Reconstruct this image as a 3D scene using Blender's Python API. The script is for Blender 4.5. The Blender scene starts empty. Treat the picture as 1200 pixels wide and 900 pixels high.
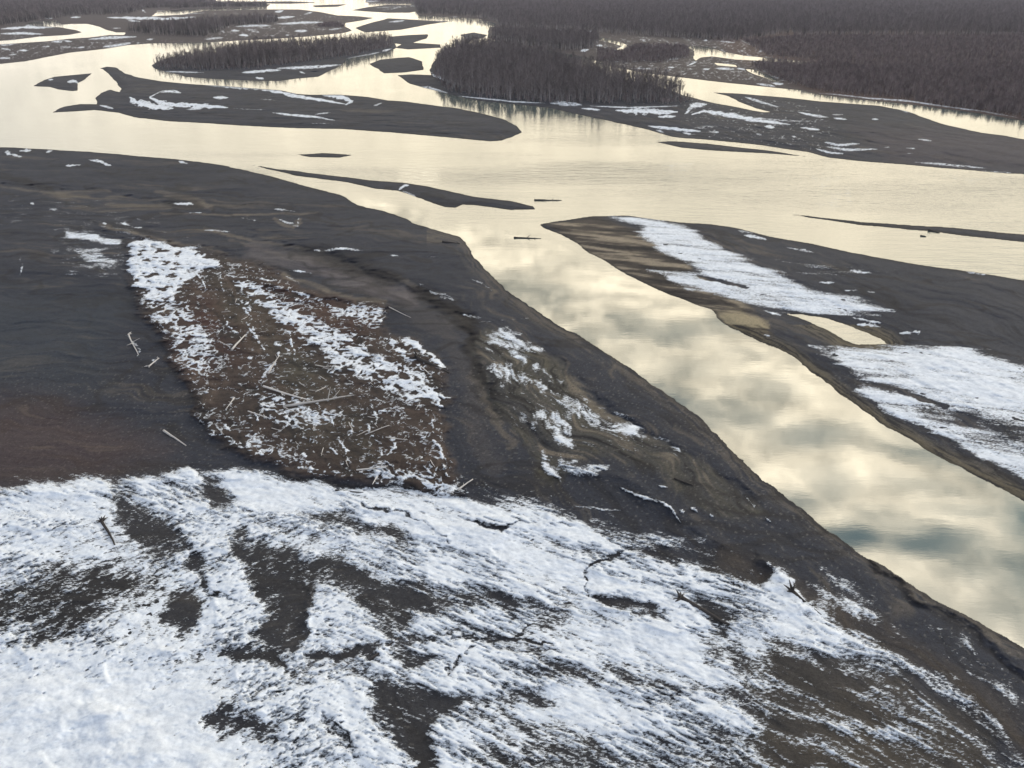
# Braided glacial river seen from the air, early winter.
import bpy, math, random
import numpy as np
from mathutils import Vector, Matrix

SC = bpy.context.scene
COL = SC.collection
R_ = math.radians
H = 70.0                 # camera height above the water
F = 942.0                # focal length in photograph pixels (1200 wide)
PITCH = R_(26.5)
CP, SP = math.cos(PITCH), math.sin(PITCH)
HOR = 450 - F * math.tan(PITCH)
rng = np.random.default_rng(11)
random.seed(5)
f32 = np.float32


def lin(r, g, b):
    def c(v):
        v /= 255.0
        return v / 12.92 if v <= 0.04045 else ((v + 0.055) / 1.055) ** 2.4
    return np.array([c(r), c(g), c(b)], dtype=f32)


# ------------------------------------------------------------- surveying
def ground(px, py, z=0.0):
    """the ground point (height z) surveyed at a photograph pixel"""
    u = (np.asarray(px, dtype=np.float64) - 600) / F
    v = (450 - np.asarray(py, dtype=np.float64)) / F
    dy = CP + v * SP
    dz = -SP + v * CP
    t = (H - z) / (-dz)
    return u * t, dy * t


def project(X, Y):
    dep = Y * CP + H * SP
    up = Y * SP - H * CP
    return 600 + F * X / dep, 450 - F * up / dep


# ------------------------------------------------------------- noise
_perm = rng.permutation(256).astype(np.int32)
_perm = np.concatenate([_perm, _perm])
_ang = rng.random(256) * 2 * math.pi
_gx, _gy = np.cos(_ang).astype(f32), np.sin(_ang).astype(f32)


def perlin(x, y, seed=0):
    x = x + seed * 17.31
    y = y - seed * 9.77
    xi = np.floor(x)
    yi = np.floor(y)
    xf = (x - xi).astype(f32)
    yf = (y - yi).astype(f32)
    xi = xi.astype(np.int64) & 255
    yi = yi.astype(np.int64) & 255
    u = xf * xf * xf * (xf * (xf * 6 - 15) + 10)
    v = yf * yf * yf * (yf * (yf * 6 - 15) + 10)
    a = _perm[xi]
    b = _perm[xi + 1]
    h00 = _perm[a + yi]; h01 = _perm[a + yi + 1]
    h10 = _perm[b + yi]; h11 = _perm[b + yi + 1]
    n00 = _gx[h00] * xf + _gy[h00] * yf
    n10 = _gx[h10] * (xf - 1) + _gy[h10] * yf
    n01 = _gx[h01] * xf + _gy[h01] * (yf - 1)
    n11 = _gx[h11] * (xf - 1) + _gy[h11] * (yf - 1)
    nx0 = n00 + u * (n10 - n00)
    nx1 = n01 + u * (n11 - n01)
    return (nx0 + v * (nx1 - nx0)) * 1.4


def fbm(X, Y, octs, seed=0, foot=None, rot=0.0, stretch=1.0):
    """octs = [(wavelength m, amplitude)]; small waves fade where the mesh is too coarse"""
    c, s = math.cos(rot), math.sin(rot)
    A = (X * c + Y * s) / stretch
    B = -X * s + Y * c
    out = np.zeros(X.shape, dtype=f32)
    for k, (wl, am) in enumerate(octs):
        n = perlin(A / wl, B / wl, seed + k * 3)
        if foot is not None:
            n = n * np.clip(wl / foot * 0.8 - 0.9, 0, 1).astype(f32)
        out += am * n
    return out


def sstep(a, b, x):
    t = np.clip((x - a) / (b - a), 0, 1)
    return t * t * (3 - 2 * t)


# ------------------------------------------------------------- the survey grid
rows = [HOR + 0.25 * 1.22 ** k for k in range(40)]
rows = [r for r in rows if r < -6]
rows += list(np.arange(-6, 170, 0.62))
rows += list(np.arange(170, 915, 1.0))
rows += list(np.arange(915, 1135, 2.6))
rows = np.array(rows)
cols = np.concatenate([np.arange(-190, -10, 2.6), np.arange(-10, 1211, 1.12), np.arange(1212, 1392, 2.6)])
NR, NC = len(rows), len(cols)
PX, PY = np.meshgrid(cols, rows)
GX, GY = ground(PX, PY)
DEP = (GY * CP + H * SP)
MPP = (DEP / F).astype(f32)                             # metres per pixel across
FOOT = np.abs(np.gradient(GY, axis=0)).astype(f32)
FOOT = np.maximum(FOOT * 0.6, MPP)


def warp(octs, seed):
    dX = fbm(GX, GY, octs, seed, FOOT)
    dY = fbm(GX, GY, octs, seed + 40, FOOT)
    return project(GX + dX, np.maximum(GY + dY, 5))


WA = warp([(90, 1.8), (40, 1.2), (16, .65), (7, .4), (3, .3), (1.3, .18), (.6, .09)], 1)      # shorelines
WB = warp([(14, 1.5), (6, 1.1), (2.6, .7), (1.2, .4), (.6, .22)], 7)               # snow edges


def sdf(poly, W, pad):
    """signed distance in pixels, positive inside; returns the window and the values"""
    P = np.array(poly, dtype=np.float64)
    x0, y0 = P.min(0) - pad
    x1, y1 = P.max(0) + pad
    r0, r1 = np.searchsorted(rows, [y0, y1])
    c0, c1 = np.searchsorted(cols, [x0, x1])
    if r1 <= r0 or c1 <= c0:
        return None
    sl = (slice(r0, r1), slice(c0, c1))
    x = W[0][sl].astype(f32)
    y = W[1][sl].astype(f32)
    best = np.full(x.shape, 1e9, dtype=f32)
    ins = np.zeros(x.shape, dtype=bool)
    Q = np.roll(P, -1, axis=0)
    for (ax, ay), (bx, by) in zip(P, Q):
        ex, ey = bx - ax, by - ay
        wx, wy = x - f32(ax), y - f32(ay)
        t = np.clip((wx * f32(ex) + wy * f32(ey)) / f32(ex * ex + ey * ey + 1e-9), 0, 1)
        d = (wx - t * f32(ex)) ** 2 + (wy - t * f32(ey)) ** 2
        np.minimum(best, d, out=best)
        if ay != by:
            c = ((ay > y) != (by > y)) & (x < (bx - ax) * (y - f32(ay)) / (by - ay) + ax)
            ins ^= c
    d = np.sqrt(best)
    return sl, np.where(ins, d, -d)


J1 = perlin(PX / 9, PY / 4.5, 31) + .6 * perlin(PX / 4, PY / 2, 33)
J2 = perlin(PX / 3.2, PY / 1.7, 35) + .6 * perlin(PX / 1.9, PY / 1.2, 37)


def sdf_line(line, width, W, pad, ragged=False):
    P = np.array(line, dtype=np.float64)
    x0, y0 = P.min(0) - pad - width
    x1, y1 = P.max(0) + pad + width
    r0, r1 = np.searchsorted(rows, [y0, y1])
    c0, c1 = np.searchsorted(cols, [x0, x1])
    if r1 <= r0 or c1 <= c0:
        return None
    sl = (slice(r0, r1), slice(c0, c1))
    x = W[0][sl].astype(f32)
    y = W[1][sl].astype(f32)
    best = np.full(x.shape, 1e9, dtype=f32)
    seg = np.hypot(*(P[1:] - P[:-1]).T)
    tot, run = seg.sum(), 0.0
    along = np.zeros(x.shape, dtype=f32)
    for (ax, ay), (bx, by), sg in zip(P[:-1], P[1:], seg):
        ex, ey = bx - ax, by - ay
        wx, wy = x - f32(ax), y - f32(ay)
        t = np.clip((wx * f32(ex) + wy * f32(ey)) / f32(ex * ex + ey * ey + 1e-9), 0, 1)
        d = (wx - t * f32(ex)) ** 2 + (wy - t * f32(ey)) ** 2
        if ragged:
            along = np.where(d < best, (run + t * f32(sg)) / f32(tot), along)
        np.minimum(best, d, out=best)
        run += sg
    wd = f32(width)
    if ragged:
        wd = wd * (1.25 - np.abs(2 * along - 1) ** 2.5) * np.clip(.95 + .75 * J1[sl] + .5 * J2[sl], .1, 1.8)
    return sl, wd - np.sqrt(best)


# ------------------------------------------------------------- shorelines (surveyed outlines)
NEAR_EDGE = [(-260, 172), (0, 173), (50, 175), (100, 178), (150, 182), (200, 186), (230, 190), (260, 194), (300, 203), (330, 211), (360, 219),
             (400, 229), (420, 240), (450, 247), (480, 257), (484, 262), (510, 270), (535, 278), (548, 290), (558, 305), (575, 325),
             (600, 345), (623, 360), (640, 371), (680, 394), (720, 421), (760, 451), (790, 471), (830, 502), (870, 538), (905, 565),
             (940, 590), (975, 617), (1010, 643), (1050, 670), (1100, 705), (1150, 735), (1180, 751), (1200, 763), (1300, 830), (1450, 925)]
NEAR = NEAR_EDGE + [(1450, 1200), (-260, 1200)]
WATER = [(-260, 86), (0, 75), (30, 72), (45, 69), (80, 62), (125, 57), (150, 53), (175, 51), (240, 50), (290, 47), (330, 45), (370, 42),
         (400, 39), (413, 36), (404, 31), (405, 27), (425, 24), (438, 21), (420, 19), (395, 18), (375, 14), (350, 11), (316, 11), (240, 12.5),
         (215, 17), (178, 19), (185, 13), (235, 10), (312, 8.5), (317, 5), (290, 3), (255, 2), (250, -3), (300, -6), (430, -6), (428, 3),
         (482, 4), (484, 8), (490, 18), (530, 20), (560, 22), (580, 27), (584, 30), (574, 32), (572, 36), (571, 44), (600, 53), (620, 56),
         (660, 62), (690, 68), (720, 79), (760, 86), (800, 91), (850, 97), (900, 102), (940, 106), (960, 111), (1000, 116), (1060, 122),
         (1120, 129), (1160, 135), (1200, 142), (1450, 175), (1450, 930)] + NEAR_EDGE[::-1]
RIGHT = [(635, 263), (650, 260), (680, 256), (700, 254), (740, 253), (770, 257), (800, 260), (830, 262), (860, 266), (900, 276), (950, 285),
         (1000, 296), (1050, 305), (1100, 314), (1150, 321), (1200, 329), (1450, 362), (1450, 740), (1250, 615), (1200, 585), (1180, 574),
         (1150, 560), (1110, 540), (1070, 516), (1035, 500), (1010, 483), (990, 468), (970, 452), (950, 438), (930, 420), (915, 412),
         (890, 402), (870, 392), (850, 382), (842, 374), (835, 363), (800, 352), (775, 343), (750, 330), (725, 318), (705, 305), (690, 297),
         (680, 287), (660, 275), (643, 268)]
B_LONG = [(118, 80), (126, 78), (136, 79), (146, 86), (160, 90), (190, 95), (230, 99), (260, 101), (300, 104), (330, 106), (350, 110),
          (365, 111), (400, 111), (430, 114), (455, 118), (475, 119), (500, 122), (530, 126), (560, 132), (590, 140), (605, 150), (608, 155),
          (598, 161), (590, 165), (575, 166), (530, 162), (480, 157), (440, 154), (400, 151), (350, 150), (300, 148), (240, 144), (200, 142),
          (165, 138), (140, 132), (112, 129), (85, 131), (62, 132), (75, 125), (95, 122), (115, 122), (110, 115), (118, 109), (128, 105),
          (138, 108), (142, 104), (137, 97), (128, 88)]
B_SMALL = [(39, 101), (50, 94), (65, 90), (85, 88), (107, 86), (100, 93), (90, 98), (92, 106), (85, 107), (70, 105), (60, 102)]
ISL_LEFT = [(177, 77), (183, 72), (200, 67), (260, 62), (340, 57), (420, 50), (450, 47), (463, 50), (464, 57), (450, 62), (430, 65), (405, 69),
            (398, 77), (385, 83), (372, 90), (350, 92), (325, 95), (300, 95), (260, 93), (220, 90), (195, 84), (183, 81)]
B_NOSE = [(431, 75), (445, 70), (465, 68), (480, 67), (495, 72), (498, 82), (475, 85), (450, 86), (440, 80)]
ISL_BIG = [(466, 88), (482, 87), (504, 88), (507, 76), (520, 60), (540, 52), (570, 53), (600, 59), (640, 68), (680, 78), (720, 91), (760, 97),
           (800, 111), (838, 121), (880, 129), (905, 133), (960, 133), (960, 170), (860, 168), (830, 165), (790, 160), (770, 155), (755, 151),
           (720, 144), (700, 139), (660, 130), (640, 126), (600, 122), (560, 118), (525, 110), (500, 104), (480, 98)]
B_FAR_R = [(835, 108), (870, 110), (920, 114), (960, 119), (990, 121), (1030, 124), (1060, 130), (1100, 144), (1125, 150), (1150, 155),
           (1180, 159), (1200, 163), (1450, 192), (1450, 216), (1200, 204), (1150, 201), (1100, 197), (1060, 193), (1010, 189), (975, 185),
           (950, 178), (900, 172), (860, 168), (840, 150), (860, 132), (905, 131.5), (885, 127), (865, 119), (850, 112)]
B_SPUR = [(768, 166), (790, 165), (830, 168), (880, 174), (930, 180), (958, 184), (900, 180), (840, 177), (800, 173)]
B_DOT = [(343, 181), (375, 179), (412, 181), (395, 185), (360, 184)]
B_MID = [(292, 193.5), (330, 199), (400, 207), (430, 211), (470, 214), (500, 218), (530, 224), (560, 230), (600, 235), (625, 241), (628, 245),
         (600, 246), (565, 241), (545, 240), (537, 244), (525, 243), (505, 236), (490, 231), (465, 224), (440, 222), (400, 213.5), (340, 205)]
B_THIN = [(926, 251), (945, 252.5), (980, 257), (1020, 261), (1060, 264), (1100, 266), (1200, 275), (1450, 290), (1450, 302), (1200, 284), (1140, 278),
          (1095, 272), (1060, 269), (1000, 263), (960, 257)]
B_U1 = [(415, 33), (430, 28), (455, 21.5), (468, 22), (500, 24), (528, 25), (500, 29), (470, 35), (440, 37), (428, 38)]
B_U2 = [(456, 43), (480, 41), (502, 40), (500, 45), (485, 50), (515, 52), (517, 56), (480, 58), (462, 56), (470, 52), (458, 50)]
B_U3 = [(538, 41), (555, 38), (571, 41), (565, 45), (555, 46), (548, 50), (545, 45)]
B_U4 = [(365, 6.5), (385, 5.5), (407, 5), (395, 8), (370, 8.5)]
B_U5 = [(412, 12), (430, 8.5), (455, 5.5), (480, 6), (522, 6.5), (515, 8), (480, 15), (455, 15), (430, 13.5)]
B_U6 = [(258, 3), (300, 2), (340, 1.5), (376, 3), (340, 4.5), (290, 4)]
BARS = [  # outline, label
    (RIGHT, 'broad dark gravel bar with large snow sheets along the right side of the calm channel'),
    (B_LONG, 'long dark gravel bar in the middle of the far river with a hooked snow drift'),
    (B_SMALL, 'small crescent gravel bar with one snow patch at the left of the far river'),
    (ISL_LEFT, 'ground of the narrow wooded island at the upper left'),
    (B_NOSE, 'small rounded gravel bar just left of the large wooded island'),
    (ISL_BIG, 'ground of the large wooded island in the middle of the river'),
    (B_FAR_R, 'wide grey gravel flat with thin snow streaks at the far right of the river'),
    (B_SPUR, 'slim dark gravel spur below the far right flat'),
    (B_DOT, 'tiny sliver of gravel alone in the main river'),
    (B_MID, 'slim curved gravel bar at the mouth of the calm channel'),
    (B_THIN, 'thin straight gravel strip in the water at the right edge'),
    (B_U1, 'wedge shaped gravel bar in the far upper river'),
    (B_U2, 'low forked gravel bar behind the left wooded island'),
    (B_U3, 'dark pointed gravel bar beside the far forest bank'),
    (B_U4, 'tiny far gravel bar near the top of the river'),
    (B_U5, 'far flat gravel bar near the top centre of the river'),
    (B_U6, 'farthest thin gravel bar at the top left of the river'),
]
PONDS = [
    [(-260, 66), (0, 48), (15, 47), (45, 43), (80, 41), (97, 38), (88, 35), (70, 32), (40, 30), (30, 28), (50, 25), (67, 24), (72, 29), (85, 28),
     (103, 28), (115, 31), (125, 35), (135, 38), (146, 38), (146, 41), (128, 41), (105, 44), (80, 45.5), (60, 48), (30, 50), (0, 52), (-260, 70)],
    [(695, 45), (705, 44), (725, 49), (735, 53), (730, 60), (723, 58), (728, 54), (715, 50)],
    [(803, 54), (830, 55), (845, 60), (870, 65), (890, 67), (910, 69), (960, 74), (940, 74.5), (890, 71), (860, 69.5), (835, 66), (822, 67), (814, 71), (812, 66), (816, 60)],
    [(834, 73.5), (860, 76), (862, 78.5), (840, 76.5)], [(871, 81), (885, 82), (905, 91), (915, 97), (905, 95), (885, 88)],
    [(925, 368), (940, 369), (970, 375), (980, 378), (1000, 385), (1020, 393), (1040, 402), (1043, 405), (1010, 406), (990, 400), (965, 386), (945, 376)],
    [(120, 80.5), (128, 88), (137, 97), (141, 104), (137, 107), (128, 104.5), (118, 108), (110, 113), (100, 108), (93, 104), (100, 94), (110, 86)],
    [(795, 161), (830, 163.5), (900, 171), (955, 179.5), (980, 187), (940, 182), (880, 173.5), (830, 168), (795, 165)],
]
L = np.full(PX.shape, 60.0, dtype=f32)
OWN = np.zeros(PX.shape, dtype=np.int16)                # 0 valley floor, 1 near bank, 2.. bars
BIG = 60
s_, d_ = sdf(WATER, WA, 400)
L[s_] = np.minimum(L[s_], -d_)
s_, d_ = sdf(NEAR, WA, 10)
OWN[s_][d_ > -9] = 1
for k, (poly, lab) in enumerate(BARS):
    r = sdf(poly, WA, 30)
    if r is None:
        continue
    s_, d_ = r
    L[s_] = np.maximum(L[s_], d_)
    OWN[s_][(d_ > -3.5) & (OWN[s_] != 1)] = k + 2
for poly in PONDS:
    s_, d_ = sdf(poly, WA, 66)
    L[s_] = np.minimum(L[s_], np.maximum(-d_, -25))
L = np.clip(L, -60, 60)
RB = (L < -7)

# ------------------------------------------------------------- snow cover (how much of the ground it hides)
D = np.zeros(PX.shape, dtype=f32)


def snow(poly, val, feather=5, W=WB, smooth=True):
    if np.mean([q[1] for q in poly]) > 545:
        feather = feather * 1.7
    r = sdf(poly, W, feather * 2 + 14)
    if r is None:
        return
    s_, d_ = r
    w = sstep(-feather, feather, d_)
    D[s_] = D[s_] * (1 - w) + f32(val) * w


def snow_line(line, width, val=.9, feather=1.0, W=WA):
    if np.mean([q[1] for q in line]) > 165:
        val, width = val * .8, width * .9
    else:
        val = val * .88
    r = sdf_line(line, width, W, feather * 2 + 8, True)
    if r is None:
        return
    s_, d_ = r
    w = sstep(-feather, feather, d_)
    D[s_] = np.maximum(D[s_], f32(val) * w)


NEARSNOW = [(-260, 606), (0, 573), (40, 567), (70, 567), (100, 563), (130, 563), (165, 560), (180, 555), (195, 550), (215, 547), (232, 558), (262, 556),
            (300, 555), (330, 557), (360, 562), (385, 566), (395, 573), (420, 567), (450, 570), (500, 577), (550, 582), (580, 590), (620, 598),
            (650, 607), (680, 617), (700, 628), (730, 640), (770, 652), (800, 660), (830, 668), (860, 680), (895, 690), (912, 678), (905, 656),
            (925, 668), (943, 690), (950, 706), (965, 715), (985, 735), (1000, 742), (1040, 765), (1075, 790), (1040, 800), (990, 790),
            (960, 800), (985, 815), (940, 820), (960, 838), (1000, 850), (950, 862), (900, 858), (900, 880), (960, 900), (1000, 930), (1000, 1200), (-260, 1200)]
snow(NEARSNOW, .80, 4)
snow([(905, 745), (1000, 770), (1100, 805), (1170, 870), (1200, 960), (1000, 1000), (880, 880), (900, 830)], .24, 14)
snow([(-260, 800), (0, 790), (80, 765), (180, 795), (260, 825), (285, 860), (290, 900), (290, 1200), (-260, 1200)], 1.3, 20)
snow([(-260, 585), (0, 580), (60, 575), (110, 572), (130, 590), (120, 640), (60, 650), (0, 660), (-260, 690)], .90, 14)
snow([(265, 566), (300, 560), (390, 578), (500, 585), (560, 600), (600, 620), (560, 640), (500, 632), (440, 605), (380, 595), (300, 590)], 1.0, 7)
snow([(540, 600), (620, 610), (700, 640), (800, 720), (850, 790), (820, 830), (740, 790), (650, 710), (560, 660)], 1.06, 30)
DARK = [
    ([(0, 690), (30, 680), (70, 668), (120, 666), (150, 664), (192, 670), (205, 680), (190, 690), (150, 690), (130, 708), (100, 737), (70, 757), (40, 750), (15, 735), (-60, 735), (-60, 690)], .27, 12),
    ([(150, 600), (175, 598), (200, 610), (210, 630), (205, 645), (185, 655), (165, 650), (152, 630)], .12, 8),
    ([(128, 567), (160, 567), (160, 585), (185, 590), (200, 610), (150, 605), (140, 590)], .30, 6),
    ([(228, 560), (245, 560), (262, 575), (275, 585), (270, 597), (240, 595), (235, 575)], .10, 7),
    ([(214, 638), (240, 645), (245, 665), (225, 668), (215, 655)], .15, 6),
    ([(190, 715), (205, 705), (200, 690), (225, 690), (246, 697), (235, 705), (225, 730), (210, 733), (192, 725)], .06, 5),
    ([(278, 622), (300, 632), (330, 640), (360, 655), (400, 660), (430, 675), (440, 690), (400, 690), (366, 680), (366, 715), (362, 745), (350, 765), (310, 755), (300, 740), (315, 720), (310, 700), (290, 680), (278, 650)], .14, 5),
    ([(335, 680), (352, 680), (362, 692), (366, 712), (362, 742), (350, 745), (335, 730)], .03, 4),
    ([(345, 655), (380, 660), (410, 670), (440, 680), (500, 690), (560, 690), (622, 705), (600, 715), (540, 715), (490, 722), (470, 738), (450, 748), (440, 735), (420, 710), (400, 690), (350, 675)], .22, 7),
    ([(262, 760), (300, 758), (340, 765), (360, 790), (340, 780), (300, 778), (265, 775)], .08, 4),
    ([(372, 765), (420, 762), (450, 755), (450, 768), (420, 770), (380, 772)], .1, 3),
    ([(435, 790), (455, 785), (480, 800), (520, 815), (560, 820), (620, 810), (650, 825), (600, 830), (540, 830), (520, 840), (500, 860), (510, 900), (500, 960), (485, 900), (460, 860), (440, 830)], .12, 6),
    ([(455, 745), (490, 750), (520, 765), (500, 775), (480, 770), (460, 760)], .18, 4),
    ([(560, 775), (600, 780), (650, 790), (690, 785), (690, 800), (640, 802), (590, 798)], .42, 7),
    ([(230, 850), (250, 835), (290, 845), (320, 860), (300, 870), (250, 868)], .30, 6),
    ([(380, 830), (400, 845), (410, 870), (400, 880), (385, 860)], .30, 5),
    ([(350, 598), (400, 602), (450, 618), (490, 635), (470, 637), (420, 625), (370, 615)], .25, 4),
    ([(300, 600), (350, 598), (400, 630), (360, 632), (310, 620)], .6, 6),
    ([(690, 690), (720, 695), (770, 713), (778, 725), (740, 717), (700, 702)], .10, 5),
    ([(805, 703), (850, 715), (862, 727), (850, 738), (832, 725)], .12, 5),
    ([(640, 868), (720, 862), (820, 880), (900, 892), (940, 1000), (600, 1000), (560, 890)], .42, 22),
    ([(815, 740), (870, 745), (885, 760), (908, 785), (890, 797), (870, 785), (850, 765), (830, 770), (820, 755)], .34, 6),
    ([(610, 690), (660, 695), (720, 735), (700, 745), (640, 720)], .62, 14),
    ([(680, 760), (760, 775), (800, 800), (760, 810), (700, 790)], .6, 14),
    ([(820, 800), (860, 795), (910, 815), (930, 840), (880, 835), (840, 820)], .5, 10),
]
for p, v, fe in DARK:
    snow(p, v, fe)
for ln, w in [([(420, 592), (470, 604), (525, 632)], 1.0), ([(560, 612), (585, 620), (600, 612)], 1.3), ([(735, 640), (690, 660), (680, 690)], 1.2),
              ([(470, 748), (520, 745), (600, 750), (610, 750)], 1.5), ([(220, 660), (255, 690), (275, 695)], 2.0), ([(400, 870), (410, 850), (395, 835)], 1.4),
              ([(555, 770), (560, 760), (545, 775), (530, 790)], 1.4), ([(620, 735), (600, 750), (640, 760)], 1.2)]:
    r = sdf_line(ln, w * 1.3, WB, 14, True)
    s_, d_ = r
    D[s_] *= 1 - .62 * sstep(-2.0, 1.0, d_)
for p, v, fe in [  # bright bands and bits over them
    ([(865, 700), (940, 730), (1000, 757), (1060, 782), (1100, 785), (1125, 800), (1150, 830), (1180, 870), (1200, 910), (1240, 1000), (1215, 1000), (1185, 905), (1160, 872), (1130, 847), (1100, 817), (1070, 797), (1040, 790), (990, 772), (930, 757), (870, 737)], .66, 7),
    ([(905, 658), (925, 668), (943, 690), (947, 712), (935, 715), (918, 698)], 1.0, 2.5),
    ([(935, 722), (965, 723), (968, 728), (945, 731)], .95, 1.6),
    ([(960, 836), (1000, 845), (1030, 855), (1062, 862), (1055, 868), (1020, 862), (980, 852)], .6, 4),
    ([(1000, 806), (1030, 806), (1025, 815), (1000, 815)], .5, 4),
    ([(955, 682), (975, 690), (1000, 700), (1020, 715), (1028, 730), (1010, 722), (985, 710), (965, 697)], .62, 4),
    ([(960, 655), (985, 675), (1020, 700), (1000, 700), (975, 685)], .35, 4),
    ([(1100, 732), (1130, 745), (1150, 770), (1125, 757)], .5, 4), ([(1110, 765), (1150, 785), (1145, 792), (1118, 777)], .45, 4),
    ([(1045, 725), (1070, 745), (1105, 775), (1085, 770), (1055, 745)], .36, 4),
    ([(1140, 790), (1180, 806), (1205, 830), (1180, 820)], .5, 4),
    ([(780, 640), (830, 655), (880, 690), (840, 680)], .35, 6),
    # middle bank
    ([(570, 392), (595, 385), (612, 391), (602, 398), (638, 409), (627, 415), (608, 414), (618, 424), (640, 435), (615, 429), (597, 416), (580, 403)], .66, 5),
    ([(573, 430), (595, 427), (610, 440), (622, 456), (600, 449), (582, 442)], .5, 5),
    ([(619, 446), (633, 454), (640, 463), (628, 460)], .7, 3), ([(645, 462), (668, 470), (660, 474)], .65, 3),
    ([(625, 482), (640, 480), (660, 495), (670, 510), (672, 524), (655, 522), (645, 505), (630, 492)], .62, 4),
    ([(630, 526), (648, 538), (664, 549), (657, 563), (645, 551), (635, 540)], .72, 4),
    ([(657, 537), (690, 544), (718, 550), (705, 557), (680, 552), (665, 545)], .78, 4),
    ([(640, 460), (680, 468), (715, 485), (750, 507), (765, 513), (735, 508), (700, 502), (668, 485), (648, 470)], .46, 5),
    ([(672, 478), (700, 487), (725, 498), (700, 496)], .6, 3), ([(735, 497), (752, 503), (745, 505)], .9, 1.5),
    ([(780, 524), (800, 522), (801, 530), (788, 533)], .5, 4),
    ([(700, 618), (760, 624), (827, 634), (822, 643), (770, 639), (720, 631)], .66, 5),
    # brush terrace
    ([(150, 285), (165, 280), (200, 285), (260, 297), (310, 310), (350, 335), (400, 350), (447, 357), (450, 385), (480, 395), (510, 420), (525, 440), (527, 470), (515, 480), (520, 510), (535, 550), (540, 572), (500, 572), (440, 562), (380, 555), (320, 545), (270, 525), (240, 500), (225, 470), (210, 430), (190, 390), (165, 365), (152, 330)], .12, 4),
    ([(250, 320), (300, 345), (330, 380), (340, 410), (300, 420), (270, 390), (240, 350)], .03, 8),
    ([(330, 395), (370, 430), (440, 470), (470, 520), (400, 540), (340, 490), (370, 470), (330, 440)], .05, 10),
    ([(350, 340), (420, 365), (430, 385), (380, 385), (345, 360)], .10, 6),
    ([(150, 285), (168, 280), (222, 290), (242, 300), (262, 311), (228, 318), (216, 334), (202, 352), (176, 354), (163, 340), (152, 318)], .88, 3),
    ([(170, 352), (215, 355), (240, 390), (250, 430), (235, 440), (215, 420), (190, 385)], .46, 7),
    ([(270, 320), (300, 333), (330, 350), (370, 375), (420, 400), (450, 420), (500, 440), (522, 465), (512, 480), (480, 467), (440, 446), (400, 436), (370, 410), (340, 388), (310, 360), (282, 340)], .60, 5),
    ([(470, 440), (510, 450), (525, 465), (512, 480), (485, 465)], .75, 4),
    ([(375, 350), (448, 360), (448, 384), (400, 372)], .42, 4),
    ([(455, 395), (470, 400), (485, 420), (500, 437), (488, 428), (470, 412)], .85, 2), ([(470, 394), (488, 400), (510, 420), (522, 434), (512, 432), (495, 414), (478, 404)], .9, 2),
    ([(430, 545), (480, 552), (540, 562), (540, 573), (480, 567), (430, 558)], .55, 4),
    ([(300, 460), (350, 470), (400, 480), (380, 500), (320, 500), (300, 480)], .40, 6),
    ([(235, 490), (300, 515), (340, 540), (280, 530)], .40, 5),
    ([(72, 270), (100, 273), (142, 281), (140, 287), (110, 284), (85, 278)], .78, 2.2), ([(88, 293), (110, 289), (122, 296), (142, 305), (125, 313), (100, 305)], .52, 4),
    # right bar
    ([(714, 254), (735, 255), (775, 257), (800, 265), (815, 272), (830, 282), (850, 293), (870, 300), (885, 308), (900, 315), (920, 325), (950, 340), (1000, 352), (1032, 360), (1045, 364), (1000, 368), (950, 367), (900, 361), (880, 358), (860, 352), (840, 347), (815, 340), (790, 331), (780, 325), (770, 320), (757, 317), (790, 318), (830, 321), (820, 315), (800, 307), (780, 297), (770, 290), (755, 280), (745, 272), (752, 266), (735, 262)], .80, 6),
    ([(948, 405), (980, 408), (1010, 407), (1050, 406), (1100, 406), (1140, 408), (1165, 415), (1180, 425), (1200, 428), (1450, 462), (1450, 690), (1240, 590), (1200, 562), (1180, 553), (1150, 540), (1120, 520), (1100, 510), (1070, 495), (1050, 485), (1030, 475), (1010, 463), (997, 455), (1003, 447), (1020, 450), (1050, 459), (1088, 471), (1060, 458), (1030, 445), (1005, 440), (990, 430), (972, 420)], .80, 6),
    ([(1060, 462), (1120, 475), (1160, 490), (1200, 500), (1300, 530), (1300, 560), (1200, 530), (1140, 515), (1080, 490)], .52, 9),
    ([(1115, 485), (1150, 488), (1150, 500), (1125, 497)], .25, 5), ([(1165, 500), (1210, 507), (1210, 518), (1175, 512)], .2, 5),
    ([(1000, 425), (1040, 430), (1080, 445), (1050, 448), (1010, 436)], .72, 8),
    ([(1060, 418), (1130, 412), (1180, 440), (1200, 470), (1120, 465), (1070, 440)], 1.05, 10),
]:
    snow(p, v, fe)
for ln, w in [([(822, 323), (850, 331), (878, 337)], 1.6), ([(1050, 459), (1088, 472), (1105, 477)], 2.4)]:
    s_, d_ = sdf_line(ln, w, WB, 14)
    D[s_] *= 1 - sstep(-1.2, .8, d_)
BRUSH = [(150, 285), (165, 280), (200, 285), (260, 297), (310, 310), (350, 335), (400, 350), (447, 357), (450, 385), (480, 395), (510, 420), (525, 440), (527, 470), (515, 480), (520, 510), (535, 550), (540, 570), (500, 571), (440, 563), (380, 557), (320, 547), (270, 527), (240, 500), (225, 470), (210, 430), (190, 390), (165, 365), (152, 330)]


def BRUSHPOLY(p):
    ins = False
    for (ax, ay), (bx, by) in zip(BRUSH, BRUSH[1:] + BRUSH[:1]):
        if (ay > p[1]) != (by > p[1]) and p[0] < (bx - ax) * (p[1] - ay) / (by - ay) + ax:
            ins = not ins
    return ins


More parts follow.
